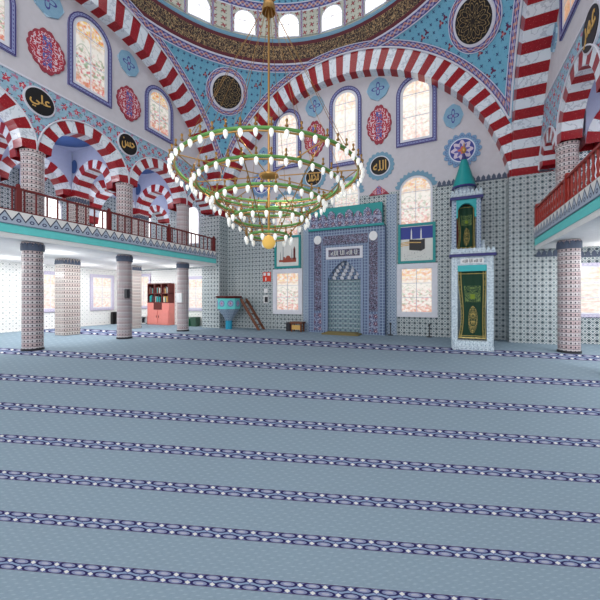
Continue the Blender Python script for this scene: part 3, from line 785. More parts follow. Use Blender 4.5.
# ================================================================ COLUMNS
def ccap(mb, cx, cy, r, z, h, n=14, mi=0):
    mb.lathe(cx, cy, [(r, z-h), (r+.03, z-h+.01), (r+.03, z-h*.35)], 24, mi)
    for k in range(n):
        t = 2*PI*(k+.5)/n; w = PI/n*.85; R = r+.032
        P = [(t-w, z-h*.35), (t+w, z-h*.35), (t+w, z-h*.1), (t, z+h*.12), (t-w, z-h*.1)]
        mb.poly([(cx+R*math.cos(a), cy+R*math.sin(a), q) for a, q in P], mi)
        mb.poly([(cx+(R-.02)*math.cos(a), cy+(R-.02)*math.sin(a), q) for a, q in P][::-1], mi)
def column(x, y, z0, z1, r, label, low, name='round_column'):
    t = thing(name, (x, y, z0), label, 'column', 'round tiled columns under the galleries' if low else 'round tiled columns of the upper arcades')
    m = MB()
    if low: m.lathe(x, y, [(r, z0), (r, z1)], 28)
    else: m.lathe(x, y, [(r+.02, z0), (r, z0+.08), (r, z1-.14), (r+.03, z1)], 28)
    m.build('shaft', 'column', t)
    if low:
        m = MB(); ccap(m, x, y, r, z1-.05, .2); m.build('crested_capital', 'slate', t)
        m = MB(); m.lathe(x, y, [(r+.02, z0), (r+.02, z0+.06), (r, z0+.065)], 24); m.build('base_ring', 'charcoal', t)
    return t
far_ = ['column', 'nearest', 'middle', 'farthest']
for i, y in enumerate((5.2, 8.1, 11.0)):
    k = ('nearest', 'middle', 'farthest')[i]
    c = column(-10.85, y, 0, 3.09, .25, '%s round tiled column under the left gallery edge' % k, True)
    if i == 1:
        m = MB(); m.box(-10.6, -10.46, 7.9, 8.02, 1.5, 1.82); tag(m.build('column_speaker', 'charcoal'), 'small dark speaker fixed to the middle left column', 'speaker')
    if i == 2:
        m = MB(); m.box(-10.98, -10.66, 10.72, 10.78, 1.3, 1.72); m.box(-10.9, -10.74, 10.70, 10.72, 1.36, 1.66); tag(m.build('notice_panel', 'whitepl'), 'white panel fixed to the farthest left column', 'panel')
for i, y in enumerate((2.3, 5.2, 8.1, 11.0)):
    k = ('at the left edge', 'nearest', 'middle', 'farthest')[i]
    column(XLW-.2, y, 3.72, 5.7, .27, '%s round tiled column of the upper left arcade behind the railing' % k, False)
column(3.12, 11.1, 0, 3.09, .25, 'round tiled column under the right gallery beside the corner pier', True)
column(3.12, 8.1, 0, 3.09, .25, 'round tiled column under the right gallery just outside the picture', True)
for i, y in enumerate((5.2, 8.1, 11.0)):
    column(XRW+.2, y, 3.72, 5.7, .25, '%s round tiled column of the upper right arcade' % ('nearest', 'middle', 'farthest')[i], False)
def pillar(x, y, z0, z1, w, label):
    t = thing('square_pillar', (x, y, z0), label, 'pillar', 'square tiled pillars')
    m = MB(); m.box(x-w, x+w, y-w, y+w, z0, z1); m.build('shaft', 'pillar', t)
    m = MB()
    for sgn in (1, -1):
        crest(m, Fr((x, y-sgn*w, 0), (1, 0, 0), (0, -sgn, 0)), -w, w, z1-.17, .14, .12, .02)
        crest(m, Fr((x+sgn*w, y, 0), (0, 1, 0), (sgn, 0, 0)), -w, w, z1-.17, .14, .12, .02)
    m.build('crested_capital', 'slate', t)
pillar(-14.05, 7.95, 0, 3.08, .31, 'square pale tiled pillar under the left gallery between nearest and middle columns')
pillar(-14.15, 10.95, 0, 3.08, .31, 'square pale tiled pillar under the left gallery behind the middle column')
pillar(-14.05, 4.9, 0, 3.08, .36, 'square pale tiled pillar under the left gallery outside the picture edge')
for i, y in enumerate((2.3, 5.2, 8.1, 11.0)): pillar(-13.63, y, 3.72, 5.55, .28, '%s square tiled pillar inside the left upper gallery' % ('foremost', 'second', 'third', 'farthest')[i])
for i, y in enumerate((5.2, 8.1, 11.0)): pillar(6.37, y, 3.72, 5.55, .28, '%s square tiled pillar inside the right upper gallery' % ('nearest', 'second', 'farthest')[i])

m = MB(); crest(m, Fr((0, 12.75, 0), (1, 0, 0), (0, -1, 0)), 2.72, 3.3, 2.9, .17, .16); crest(m, FQ, 3.4, 9.4, 2.9, .17, .16); struct(m.build('trim_42', 'slate'))
# ================================================================ GALLERY EDGES AND RAILINGS
def fascia(fr, y0, y1, nm, where):
    t = thing('gallery_fascia', fr(y0, 3.1, 0), '%s gallery edge board with zigzag tiles over a turquoise band' % where, 'fascia')
    m = MB(); m.poly([fr(y0, 3.44, .10), fr(y1, 3.44, .10), fr(y1, 3.80, .10), fr(y0, 3.80, .10)], 0, [(y0, 0), (y1, 0), (y1, 1), (y0, 1)])
    m.poly([fr(y0, 3.80, .10), fr(y1, 3.80, .10), fr(y1, 3.80, -.1), fr(y0, 3.80, -.1)], 0, [(0, .99)]*4)
    m.poly([fr(y1, 3.44, .10), fr(y1, 3.80, .10), fr(y1, 3.80, -.1), fr(y1, 3.44, -.1)], 0, [(0, .99)]*4)
    m.poly([fr(y0, 3.44, .10), fr(y0, 3.80, .10), fr(y0, 3.80, -.1), fr(y0, 3.44, -.1)], 0, [(0, .99)]*4)
    m.build('zigzag_board', 'zigzag', t)
    m = MB(); m.fbox(fr, y0, y1, 3.22, 3.438, 0, .08); m.build('turquoise_band', 'tealtile', t)
    m = MB(); m.fbox(fr, y0, y1, 3.08, 3.218, 0, .06); m.build('white_lip', 'plaster_white', t)
    return t
fascia(Fr((-10.46, 0, 0), (0, 1, 0), (1, 0, 0)), -1.5, 12.74, 'l', 'left'); fascia(Fr((2.76, 0, 0), (0, 1, 0), (-1, 0, 0)), -1.5, 12.74, 'r', 'right')
def railing(x, y0, y1, step, mat, where, turned):
    zb, zt = 3.80, 4.45
    t = thing('gallery_railing', (x, (y0+y1)/2, zb), '%s gallery dark red wooden railing above the zigzag edge' % where, 'railing')
    m = MB(); m.box(x-.045, x+.045, y0, y1, zt-.05, zt); m.build('handrail', mat, t)
    m = MB(); m.box(x-.03, x+.03, y0, y1, zb+.0, zb+.04); m.build('bottom_rail', mat, t)
    proto = None; y = y0+.05; k = 0
    prof = [(.024, zb+.04), (.036, zb+.1), (.02, zb+.16), (.038, zb+.3), (.02, zb+.42), (.03, zb+.5), (.024, zt-.05)] if turned else [(.024, zb+.04), (.024, zt-.05)]
    while y < y1:
        if proto is None:
            m = MB(); m.lathe(x, y, prof, 8); proto = m.build('baluster', mat, t); base = y
        else:
            c = proto.copy(); COL.objects.link(c); c.parent = t; c.location = (0, y-base, 0)
        y += step
    for q in (2.3, 4.66, 7.2, 9.8, 12.6):
        if q < y1: m = MB(); m.box(x-.06, x+.06, q-.06, q+.06, zb, zt+.0); m.lathe(x, q, [(.04, zt), (.06, zt+.04), (.04, zt+.1), (.001, zt+.11)], 10); m.build('newel_post', mat, t)
railing(-10.42, .4, 12.74, .272, 'rail', 'left', False)
railing(2.72, 1.2, 12.74, .235, 'railr', 'right', True)
# ================================================================ WALL ORNAMENTS
def plate(mb, fr, a, z, ra, rz, n0, n1, pts, mi=0, uvs=1.0):
    P = [(a+x*ra, z+y*rz) for x, y in pts]
    # fan from the centre so that scalloped outlines stay valid
    k = len(P)
    for i in range(k):
        j = (i+1) % k
        mb.poly([fr(a, z, n1), fr(*P[i], n1), fr(*P[j], n1)], mi, [(0, 0), (pts[i][0]*uvs, pts[i][1]*uvs), (pts[j][0]*uvs, pts[j][1]*uvs)])
        mb.poly([fr(*P[i], n0), fr(*P[j], n0), fr(*P[j], n1), fr(*P[i], n1)], mi, [pts[i], pts[j], pts[j], pts[i]])
def circ(n=40): return [(math.cos(2*PI*i/n), math.sin(2*PI*i/n)) for i in range(n)]
def scallop(n=16, d=.14):
    out = []
    for i in range(n*8):
        t = 2*PI*i/(n*8); r = 1-d+d*abs(math.cos(t*n/2))
        out.append((r*math.cos(t), r*math.sin(t)))
    return out
def octo():
    o = []
    for i in range(8):
        t = PI/2+2*PI*i/8; r = 1.0 if i % 2 == 0 else .93
        o.append((r*math.cos(t), r*math.sin(t)))
    return o
def almond(n=56):
    o = []
    for i in range(n):
        t = 2*PI*i/n; c, s_ = math.cos(t), math.sin(t); r = .92+.08*abs(math.cos(t*7))
        x = c*r*.84; y = s_*r; 
        if abs(s_) > .86: y *= 1+.14*(abs(s_)-.86)/.14
        o.append((x, y))
    return o
def ornament(name, fr, a, z, ra, rz, pts, mat, label, group=None, nb=0.0):
    m = MB(); plate(m, fr, a, z, ra, rz, nb, nb+.04, pts)
    o = m.build(name, mat); return tag(o, label, 'wall ornament', group)
def medallion(fr, a, z, r, body, label, halo=None, w=1.45, h=1.15, flip=False, nb=0.0):
    t = thing('calligraphy_medallion', fr(a, z-r, nb), label, 'medallion', 'calligraphy medallions')
    if halo: m = MB(); plate(m, fr, a, z, r*halo, r*halo, nb, nb+.03, scallop(18, .1)); m.build('scalloped_halo', 'lightblue', t)
    m = MB(); plate(m, fr, a, z, r*1.12, r*1.12, nb, nb+.045, circ()); m.build('white_rim', 'moulding', t)
    m = MB(); plate(m, fr, a, z, r, r, nb, nb+.06, circ()); m.build('black_disc', 'black', t)
    text(shape(body), fr, a, z, nb+.065, r*w, r*h, 'darkgold', t, flip=flip)
    return t
ornament('octagon_ornament', FQ, -2.54, 10.2, .48, .50, octo(), 'blueorn', 'pale blue octagon on the back wall between middle and right windows, high up')
ornament('octagon_ornament', FQ, -5.37, 10.18, .48, .50, octo(), 'blueorn', 'pale blue octagon on the back wall high up behind the chandelier wires')
ornament('octagon_ornament', FQ, .28, 8.4, .36, .48, octo(), 'blueorn', 'small pale blue octagon right of the right back window')
ornament('octagon_ornament', FQ, -8.05, 8.4, .36, .48, octo(), 'blueorn', 'small pale blue octagon at the left of the back wall windows')
ornament('red_cartouche', FQ, -2.5, 8.7, .62, .74, almond(), 'redorn', 'red almond ornament on the back wall between middle and right windows')
ornament('red_cartouche', FQ, -5.37, 8.7, .62, .74, almond(), 'redorn', 'red almond ornament on the back wall between left and middle windows')
ornament('red_cartouche', FQ, -2.5, 5.98, .42, .2, [(-1, -1), (1, -1), (.5, .1), (0, 1), (-.5, .1)], 'redorn', 'small red pointed ornament standing on the tile crest below the right black medallion')
ornament('flower_rosette', FQ, .58, 7.05, .66, .66, scallop(16, .16), 'flowerorn', 'large blue scalloped flower rosette behind the tip of the teal cone')
ornament('flower_rosette', FQ, -8.15, 7.05, .66, .66, scallop(16, .16), 'flowerorn', 'large blue scalloped flower rosette behind the left half of the chandelier')
medallion(FQ, -2.46, 6.98, .37, 'الله', 'black and gold medallion with pale blue halo on the back wall, right of middle', 1.6)
medallion(FQ, -5.42, 6.98, .37, 'محمد', 'black and gold medallion with pale blue halo seen through the chandelier', 1.6)
# left lunette
for a, z, rz, w_ in ((5.45, 8.72, .52, 'between the left and middle windows'), (8.12, 8.68, .5, 'between the middle and right windows')):
    ornament('red_cartouche', FL, a, z, .60, rz+.06, almond(), 'redorn', 'red oval ornament on the left wall %s' % w_)
ornament('octagon_ornament', FL, 5.45, 10.25, .46, .50, octo(), 'blueorn', 'pale blue octagon on the left wall cut by the top edge')
ornament('octagon_ornament', FL, 8.1, 10.15, .44, .46, octo(), 'blueorn', 'pale blue octagon on the left wall beside the striped arch')
medallion(FL, 5.26, 7.14, .36, 'علي', 'black and gold medallion on the floral left wall above the nearest column', 0)
medallion(FL, 8.06, 7.14, .36, 'حسن', 'black and gold medallion on the floral left wall above the middle column', 0)
medallion(FRr, 8.7, 7.2, .42, 'عمر', 'black and gold medallion on the floral right wall at the picture edge', 0, flip=True)
ornament('octagon_ornament', FRr, 11.3, 8.95, .3, .42, octo(), 'blueorn', 'narrow pale blue ornament on the right wall beside the striped arch')
# pendentive roundels
def roundel(px, py, R, label):
    u = (px-300)/F_; v = (298-py)/F_; d = Vector((-sa+u*ca, ca+u*sa, v)); o = Vector((0, 0, 1.5))-Vector((CX, CY, ZC))
    A = d.dot(d); Bq = 2*o.dot(d); C = o.dot(o)-SR*SR; t = (-Bq+math.sqrt(Bq*Bq-4*A*C))/(2*A)
    p = o+d*t; return p+Vector((CX, CY, ZC))
def sph_roundel(c3, R, label):
    # stays on its pendentive: centred on the corner diagonal
    C0 = Vector((CX, CY, ZC)); nn = (C0-c3).normalized(); r = Vector((0, 0, 1)).cross(nn).normalized(); up = nn.cross(r)
    class FS:
        def __call__(s, a, z, n=0.0):
            return tuple(c3+r*a+up*z+nn*(n+.0))
    fs = FS()
    t = thing('pendentive_roundel', tuple(c3), label, 'roundel', 'gold lattice roundels of the dome corners')
    # the ring trim with its own uv
    m = MB(); n = 48
    for i in range(n):
        p, q = 2*PI*i/n, 2*PI*(i+1)/n; ro, ri = R*1.46, R*1.13
        P = [(ri*math.cos(p), ri*math.sin(p)), (ri*math.cos(q), ri*math.sin(q)), (ro*math.cos(q), ro*math.sin(q)), (ro*math.cos(p), ro*math.sin(p))]
        m.poly([fs(a, z, .09) for a, z in P], 0, [(p*R*1.1, 0), (q*R*1.1, 0), (q*R*1.1, 1), (p*R*1.1, 1)])
        m.poly([fs(*P[3], .09), fs(*P[2], .09), fs(*P[2], -.15), fs(*P[3], -.15)], 0, [(0, 0)]*4)
    m.build('braided_ring', 'braid', t)
    m = MB(); plate(m, fs, 0, 0, R*1.13, R*1.13, 0, .11, circ(48)); m.build('cream_rim', 'moulding', t)
    m = MB(); plate(m, fs, 0, 0, R, R, 0, .125, circ(48)); m.build('lattice_disc', 'rosette', t)
pL = roundel(227, 92, 1, ''); pR = roundel(475, 20, 1, '')
sph_roundel(pL, .64, 'round black and gold lattice roundel in the blue corner left of the rod')
sph_roundel(pR, .62, 'round black and gold lattice roundel in the blue corner at the upper right')

# ================================================================ MIHRAB
mh = thing('mihrab', (-3.87, 13.2, 0), 'tall blue tiled prayer niche with turquoise crown in the back wall', 'prayer niche')
YM = .42; FM = Fr((0, YQ, 0), (1, 0, 0), (0, -1, 0))
m = MB()
x0, x1, nx0, nx1 = -5.5, -2.2, -4.6, -3.16; cxm = (nx0+nx1)/2; zt = 4.42; zsn = 2.35
for a0, a1 in ((x0, nx0), (nx1, x1)): m.fbox(FM, a0, a1, 0, zt, 0, YM)
# head of the niche: stepped pointed arch
n = 16; R = (nx1-nx0)/2
def head(f): 
    s_ = abs(f); return zsn+.72*(1-s_**1.6)
for k in range(n):
    f0, f1 = -1+2*k/n, -1+2*(k+1)/n; a0, a1 = cxm+R*f0, cxm+R*f1
    m.poly([FM(a0, head(f0), YM), FM(a1, head(f1), YM), FM(a1, zt, YM), FM(a0, zt, YM)])
    m.poly([FM(a0, head(f0), YM), FM(a1, head(f1), YM), FM(a1, head(f1), 0), FM(a0, head(f0), 0)])
m.poly([FM(nx0, zt, YM), FM(nx1, zt, YM), FM(nx1, zt, 0), FM(nx0, zt, 0)])
m.build('tiled_surround', 'mihblue', mh)
m = MB()
N = 14
for k in range(N):
    t0, t1 = PI*k/N, PI*(k+1)/N
    P = lambda t: (cxm-R*math.cos(t)*.99, YM-.02-.38*math.sin(t))
    a, b_ = P(t0), P(t1)
    m.poly([FM(a[0], .0, a[1]), FM(b_[0], .0, b_[1]), FM(b_[0], zsn+.1, b_[1]), FM(a[0], zsn+.1, a[1])], 0, [(t0*.6, 0), (t1*.6, 0), (t1*.6, zsn+.1), (t0*.6, zsn+.1)])
m.build('niche_back', 'niche', mh)
# muqarnas: rows of small pointed cells, narrowing upward
m = MB()
for row in range(5):
    zz = zsn-.05+row*.15; w = R*(1-(row/5.6)**1.6); k = 9-row
    for i in range(k):
        c = cxm-w+2*w*(i+.5)/k; h = w/k; dp = YM-.06-.05*row*0-.2*math.sin(PI*(i+.5)/k)
        m.poly([FM(c-h, zz, dp), FM(c+h, zz, dp), FM(c+h, zz+.09, dp+.05), FM(c, zz+.17, dp+.06), FM(c-h, zz+.09, dp+.05)], i % 2)
        m.poly([FM(c-h, zz, dp), FM(c+h, zz, dp), FM(c, zz-.03, .05)], 1)
m.build('stalactite_vault', ['mihblue', 'lilacframe'], mh)
def bar(m, a0, a1, z0, z1, n1): m.fbox(FM, a0, a1, z0, z1, YM, n1)
for a0, a1 in ((x0+.27, x0+.62), (x1-.62, x1-.27)):
    m = MB(); bar(m, a0, a1, .95, 3.95, YM+.03); m.build('plum_side_panel', 'plum', mh)
    m = MB(); bar(m, a0, a1, .1, .85, YM+.02); m.build('lower_side_panel', 'crestfl', mh)
    for aa in (a0-.05, a1): m = MB(); bar(m, aa, aa+.05, .1, 4.2, YM+.045); m.build('white_fillet', 'fillet', mh)
m = MB(); bar(m, -4.85, -2.88, 3.78, 4.16, YM+.03); m.build('plum_top_panel', 'plum', mh)
for c in (x0+.445, x1-.445):
    m = MB(); plate(m, FM, c, 4.02, .17, .19, YM, YM+.07, circ(20)); m.build('round_white_plaque', 'whitepl', mh)
m = MB(); bar(m, -4.68, -3.08, 3.16, 3.66, YM+.03); m.build('inscription_frame', 'lilacframe', mh)
m = MB(); bar(m, -4.56, -3.2, 3.26, 3.56, YM+.045); m.build('inscription_panel', 'plum', mh)
text(shape('كلما دخل عليها')if False else shape('لا اله الا الله'), FM, -3.88, 3.41, YM+.05, 1.15, .2, 'picwhite', mh, 'inscription')
for a0 in (nx0-.1, nx1): m = MB(); bar(m, a0, a0+.1, 0, 3.1, YM+.05); m.build('niche_jamb', 'fillet', mh)
# crown
m = MB(); m.fbox(FM, x0+.02, x1-.02, zt, zt+.09, 0, YM+.10); m.build('turquoise_cornice', 'teal', mh)
m = MB(); m.fbox(FM, x0+.1, x1-.1, zt+.09, 5.38, .1, YM-.03); m.build('turquoise_crown_board', 'teal', mh)
m = MB(); k = 8; st = (x1-x0-.2)/k
for i in range(k):
    c = x0+.1+st*(i+.5); h = .66 if i % 2 else .76
    P = [(c-st/2, zt+.09), (c+st/2, zt+.09), (c+st/2, zt+.4), (c+st*.44, zt+.46), (c+st*.40, zt+h-.1), (c+st*.12, zt+h+.02), (c-st*.12, zt+h+.02), (c-st*.40, zt+h-.1), (c-st*.44, zt+.46), (c-st/2, zt+.4)]
    m.poly([FM(a, z, YM+.06) for a, z in P])
    for j in range(len(P)): p, q = P[j], P[(j+1) % len(P)]; m.poly([FM(*p, YM-.03), FM(*q, YM-.03), FM(*q, YM+.06), FM(*p, YM+.06)])
m.build('floral_crest', 'crestfl', mh)
# pilaster strips either side of the mihrab
m = MB(); m.fbox(FM, x0-.42, x0-.02, 0, 5.72, 0, .06); struct(m.build('trim_40', 'tile_fine'))
m = MB(); m.fbox(FM, x1+.02, x1+.42, 0, 5.72, 0, .10); struct(m.build('trim_41', 'tile_fine'))
m = MB(); m.box(-4.62, -3.1, 12.3, 12.94, 0.002, .06); m.box(-4.5, -3.22, 12.4, 12.9, .06, .10)
tag(m.build('prayer_mat', 'mat'), 'olive brown mat lying in front of the prayer niche', 'mat')

# ================================================================ PICTURES
def picture(a0, a1, z0, z1, label):
    t = thing('framed_picture', FQ((a0+a1)/2, z0, 0), label, 'picture'); 
    m = MB(); w = .1
    m.fbox(FQ, a0, a1, z0, z0+w, 0, .07); m.fbox(FQ, a0, a1, z1-w, z1, 0, .07); m.fbox(FQ, a0, a0+w, z0+w, z1-w, 0, .07); m.fbox(FQ, a1-w, a1, z0+w, z1-w, 0, .07)
    m.build('frame', 'teal', t); return t
def P2(m, pts, n, mi): m.poly([FQ(a, z, n) for a, z in pts], mi)
t = picture(-1.73, -.33, 2.88, 4.46, 'teal framed picture of a black cube shrine with white minarets under blue sky')
m = MB(); a0, a1, z0_, z1_ = -1.63, -.43, 2.98, 4.36
P2(m, [(a0, z0_), (a1, z0_), (a1, z1_), (a0, z1_)], .02, 0)
P2(m, [(a0, 3.85), (a1, 3.85), (a1, z1_), (a0, z1_)], .024, 1)
P2(m, [(a0, 3.55), (-1.2, 3.62), (-1.2, 3.78), (a0, 3.72)], .028, 3)
for z in (3.64, 3.58, 3.70): P2(m, [(a0, z-.03), (-1.3, z), (-1.3, z+.02), (a0, z-.01)], .03, 2)
for a in (-1.22, -.86): P2(m, [(a-.03, 3.7), (a+.03, 3.7), (a+.02, 4.15), (a, 4.28), (a-.02, 4.15)], .03, 2)
P2(m, [(-1.3, 3.42), (-.86, 3.36), (-.86, 3.8), (-1.3, 3.84)], .034, 4); P2(m, [(-.86, 3.36), (-.72, 3.44), (-.72, 3.84), (-.86, 3.8)], .034, 5)
P2(m, [(-1.3, 3.70), (-.86, 3.67), (-.86, 3.71), (-1.3, 3.74)], .037, 3)
for k in range(30):
    a = a0+.1+random.random()*1.0; z = 3.0+random.random()*.35; P2(m, [(a, z), (a+.02, z), (a+.02, z+.02), (a, z+.02)], .03, 6)
m.build('print', ['picwhite', 'sky', 'whitepl', 'darkgold', 'black', 'charcoal', 'grey'], t)
t = picture(-7.43, -6.06, 2.90, 4.42, 'teal framed picture of a red-brown mosque with thin minarets on white')
m = MB(); P2(m, [(-7.33, 3.0), (-6.16, 3.0), (-6.16, 4.32), (-7.33, 4.32)], .02, 0)
P2(m, [(-7.0, 3.18), (-6.3, 3.18), (-6.3, 3.38), (-7.0, 3.38)], .026, 1); P2(m, [(-7.2, 3.2), (-7.0, 3.2), (-7.0, 3.3), (-7.2, 3.3)], .026, 1)
P2(m, [(-6.72+.12*math.cos(PI*i/10), 3.38+.12*math.sin(PI*i/10)) for i in range(11)], .028, 1)
P2(m, [(-6.93+.06*math.cos(PI*i/10), 3.38+.06*math.sin(PI*i/10)) for i in range(11)], .028, 1)
for a, h in ((-7.12, 3.62), (-6.98, 3.9), (-6.52, 3.75)): P2(m, [(a-.02, 3.3), (a+.02, 3.3), (a+.012, h), (a, h+.1), (a-.012, h)], .03, 2)
P2(m, [(-6.44, 3.3), (-6.34, 3.3), (-6.34, 3.78), (-6.39, 3.92), (-6.44, 3.78)], .032, 3)
m.build('print', ['picwhite', 'picred', 'grey', 'darkred'], t)

# ================================================================ MINBAR
mb = thing('staircase_pulpit', (.73, 10.6, 0), 'tall tiled staircase pulpit with green curtain portal and teal cone roof', 'pulpit')
YP = 10.6; FP = Fr((0, YP, 0), (1, 0, 0), (0, -1, 0)); pc = .725
m = MB(); m.box(.2, 1.25, YP-.28, YP+.02, .004, .13); m.box(.24, 1.21, YP-.16, YP+.02, .13, .26); m.build('step', 'carved', mb)
for a0, a1 in ((.18, .34), (1.10, 1.27)): m = MB(); m.box(a0, a1, YP, YP+.28, 0, 2.72); m.build('portal_jamb', 'carved', mb)
m = MB(); m.box(.34, 1.10, YP+.02, YP+.26, 2.29, 2.47); m.build('turquoise_lintel', 'cyanpaint', mb)
m = MB(); m.box(.34, 1.10, YP+.01, YP+.27, 2.47, 2.72); m.build('frieze', 'carved', mb)
m = MB(); m.box(.42, 1.02, YP-.015, YP+.01, 2.52, 2.66); m.build('inscription_plate', 'whitepl', mb)
text(shape('لا اله الا الله'), FP, .72, 2.59, .018, .5, .09, 'black', mb, 'inscription')
m = MB(); m.box(.12, 1.33, YP-.08, YP+.34, 2.72, 2.80, 0); m.build('navy_cornice', 'navy', mb)
m = MB(); m.box(.14, 1.31, YP-.05, YP+.3, 2.80, 2.84); crest(m, Fr((0, YP-.05, 0), (1, 0, 0), (0, -1, 0)), .14, 1.31, 2.86, .12, .12, .02); m.build('white_crest', 'carved', mb)
def curtain(x0, x1, y, z0, z1, amp, label=None):
    m = MB(); nx, nz = 40, 20
    def p(i, j):
        f, g = i/nx, j/nz; pinch = 1-.22*math.sin(PI*min(1, g*1.15))*(1-g)*1.0
        x = (x0+x1)/2+(f-.5)*(x1-x0)*pinch+.05*(1-g)*math.sin(g*3); return (x, y+amp*math.sin(f*PI*7+g)*(.4+.6*(1-g)), z0+(z1-z0)*g)
    for i in range(nx):
        for j in range(nz): m.poly([p(i, j), p(i+1, j), p(i+1, j+1), p(i, j+1)], 0, [(i/nx, j/nz), ((i+1)/nx, j/nz), ((i+1)/nx, (j+1)/nz), (i/nx, (j+1)/nz)])
    return m
c = curtain(.36, 1.09, YP+.1, .3, 2.3, .022).build('curtain', 'curtain', smooth=True)
tag(c, 'green and gold embroidered curtain hanging in the pulpit doorway', 'curtain')
# stairs with side walls
m = MB(); ns = 12
for k in range(ns):
    y = YP+.3+k*(1.75/ns); m.box(.34, 1.11, y, YP+2.05, k*.25, (k+1)*.25-.001)
m.build('stair_flight', 'carved', mb)
for xa in (.2, 1.11):
    m = MB(); P = [(YP+.28, 0), (YP+2.75, 0), (YP+2.75, 3.2), (YP+2.05, 3.5), (YP+.28, .95)]
    m.poly([(xa, y, z) for y, z in P]); m.poly([(xa+.13, y, z) for y, z in P][::-1])
    for j in range(len(P)): p, q = P[j], P[(j+1) % len(P)]; m.poly([(xa, *p), (xa, *q), (xa+.13, *q), (xa+.13, *p)])
    m.build('side_wall', 'carved', mb)
# kiosk
YK = 12.45; FK = Fr((0, YK, 0), (1, 0, 0), (0, -1, 0))
m = MB(); m.box(.2, 1.24, YK-.1, YK+.75, 2.95, 3.2); m.build('kiosk_floor', 'carved', mb)
for x in (.22, .98):
    for y in (YK, YK+.56): m = MB(); m.box(x, x+.14, y, y+.14, 3.2, 4.92); m.build('kiosk_post', 'tile_fine', mb)
m = MB()
c_, R = .67, .27
for k in range(16):
    p, q = PI-PI*k/16, PI-PI*(k+1)/16
    for yy in (0, -.14): m.poly([FK(c_+R*math.cos(p), 4.48+R*math.sin(p)*1.15, yy), FK(c_+R*math.cos(q), 4.48+R*math.sin(q)*1.15, yy), FK(c_+R*math.cos(q), 4.92, yy), FK(c_+R*math.cos(p), 4.92, yy)])
m.fbox(FK, .36, .41, 4.3, 4.92, -.14, 0); m.fbox(FK, .93, .98, 4.3, 4.92, -.14, 0)
m.build('turquoise_arch', 'cyanpaint', mb)
m = MB(); m.box(.36, .98, YK+.6, YK+.64, 3.2, 4.92); m.build('kiosk_back', 'darkred', mb)
m = MB(); m.box(.16, 1.18, YK-.08, YK+.78, 4.92, 5.02); m.build('navy_cornice', 'navy', mb)
m = MB(); m.box(.18, 1.16, YK-.06, YK+.76, 5.02, 5.1); crest(m, Fr((0, YK-.06, 0), (1, 0, 0), (0, -1, 0)), .18, 1.16, 5.12, .14, .12, .02); m.build('white_crest', 'carved', mb)
kx, ky = .62, YK+.36
m = MB(); m.lathe(kx, ky, [(.30, 5.1), (.32, 5.34), (.36, 5.38)], 8, ang0=PI/8); m.build('drum', 'tile_fine', mb)
m = MB(); m.lathe(kx, ky, [(.39, 5.38), (.41, 5.42), (.39, 5.46)], 20); m.build('navy_ring', 'navy', mb)
m = MB(); m.lathe(kx, ky, [(.38, 5.46), (.10, 6.42)], 24); m.build('teal_cone', 'teal', mb, smooth=True)
m = MB(); m.lathe(kx, ky, [(.105, 6.42), (.001, 6.74)], 20); m.build('navy_tip', 'navy', mb)
m = MB(); m.lathe(kx, ky, [(.02, 6.66), (.07, 6.74), (.085, 6.8), (.05, 6.87), (.015, 6.92), (.03, 6.96), (.001, 7.08)], 12); m.build('finial', 'gold', mb)
c = curtain(.38, .96, YK+.2, 3.22, 4.75, .03).build('curtain', 'curtain', smooth=True); tag(c, 'green and gold curtain hanging inside the high kiosk of the pulpit', 'curtain')

# ================================================================ PREACHING SEAT (left)
ks = thing('preaching_seat', (-9.52, 12.62, 0), 'blue floral tiled preaching seat on a slim turquoise stem beside the pier', 'seat')
kx, ky = -9.52, 12.62; a8 = PI/8
m = MB(); m.lathe(kx, ky, [(.001, 0), (.16, 0), (.16, .45), (.001, .45)], 8, ang0=a8); m.build('stem', 'stem', ks)
m = MB(); m.lathe(kx, ky, [(.17, .42), (.26, .6), (.40, .78), (.55, .98)], 8, ang0=a8); m.build('bowl', 'tile_fine', ks)
m = MB(); m.lathe(kx, ky, [(.55, .98), (.56, 1.48)], 8, ang0=a8); m.build('parapet', 'tealtile', ks)
for k in range(8):
    t = 2*PI*k/8; nn = Vector((math.cos(t), math.sin(t), 0)); fr = Fr(Vector((kx, ky, 0))+nn*.51, (-math.sin(t), math.cos(t), 0), nn)
    m = MB(); plate(m, fr, 0, 1.24, .15, .16, 0, .03, scallop(8, .12)); m.build('flower_panel', 'flowerorn', ks)
m = MB(); m.lathe(kx, ky, [(.55, 1.48), (.62, 1.5), (.66, 1.56), (.62, 1.6), (.001, 1.6)], 8, ang0=a8); m.build('wooden_top_rail', 'darkred', ks)
st_ = thing('wooden_steps', (-8.5, 12.75, 0), 'brown wooden steps leaning up to the preaching seat', 'steps')
for y in (12.55, 13.0):
    m = MB(); m.poly([(-8.84, y, 1.42), (-8.74, y, 1.48), (-7.72, y, .02), (-7.86, y, .02)]); m.poly([(-8.84, y+.05, 1.42), (-8.74, y+.05, 1.48), (-7.72, y+.05, .02), (-7.86, y+.05, .02)])
    Q = [(-8.84, 1.42), (-8.74, 1.48), (-7.72, .02), (-7.86, .02)]
    for j in range(4): p, q = Q[j], Q[(j+1) % 4]; m.poly([(p[0], y, p[1]), (q[0], y, q[1]), (q[0], y+.05, q[1]), (p[0], y+.05, p[1])])
    m.build('stringer', 'wood', st_)
for k in range(5):
    z = .25+k*.25; x = -7.8-(z)*1.0/1.45; m = MB(); m.box(x-.12, x+.08, 12.6, 13.0, z, z+.03); m.build('tread', 'wood', st_)

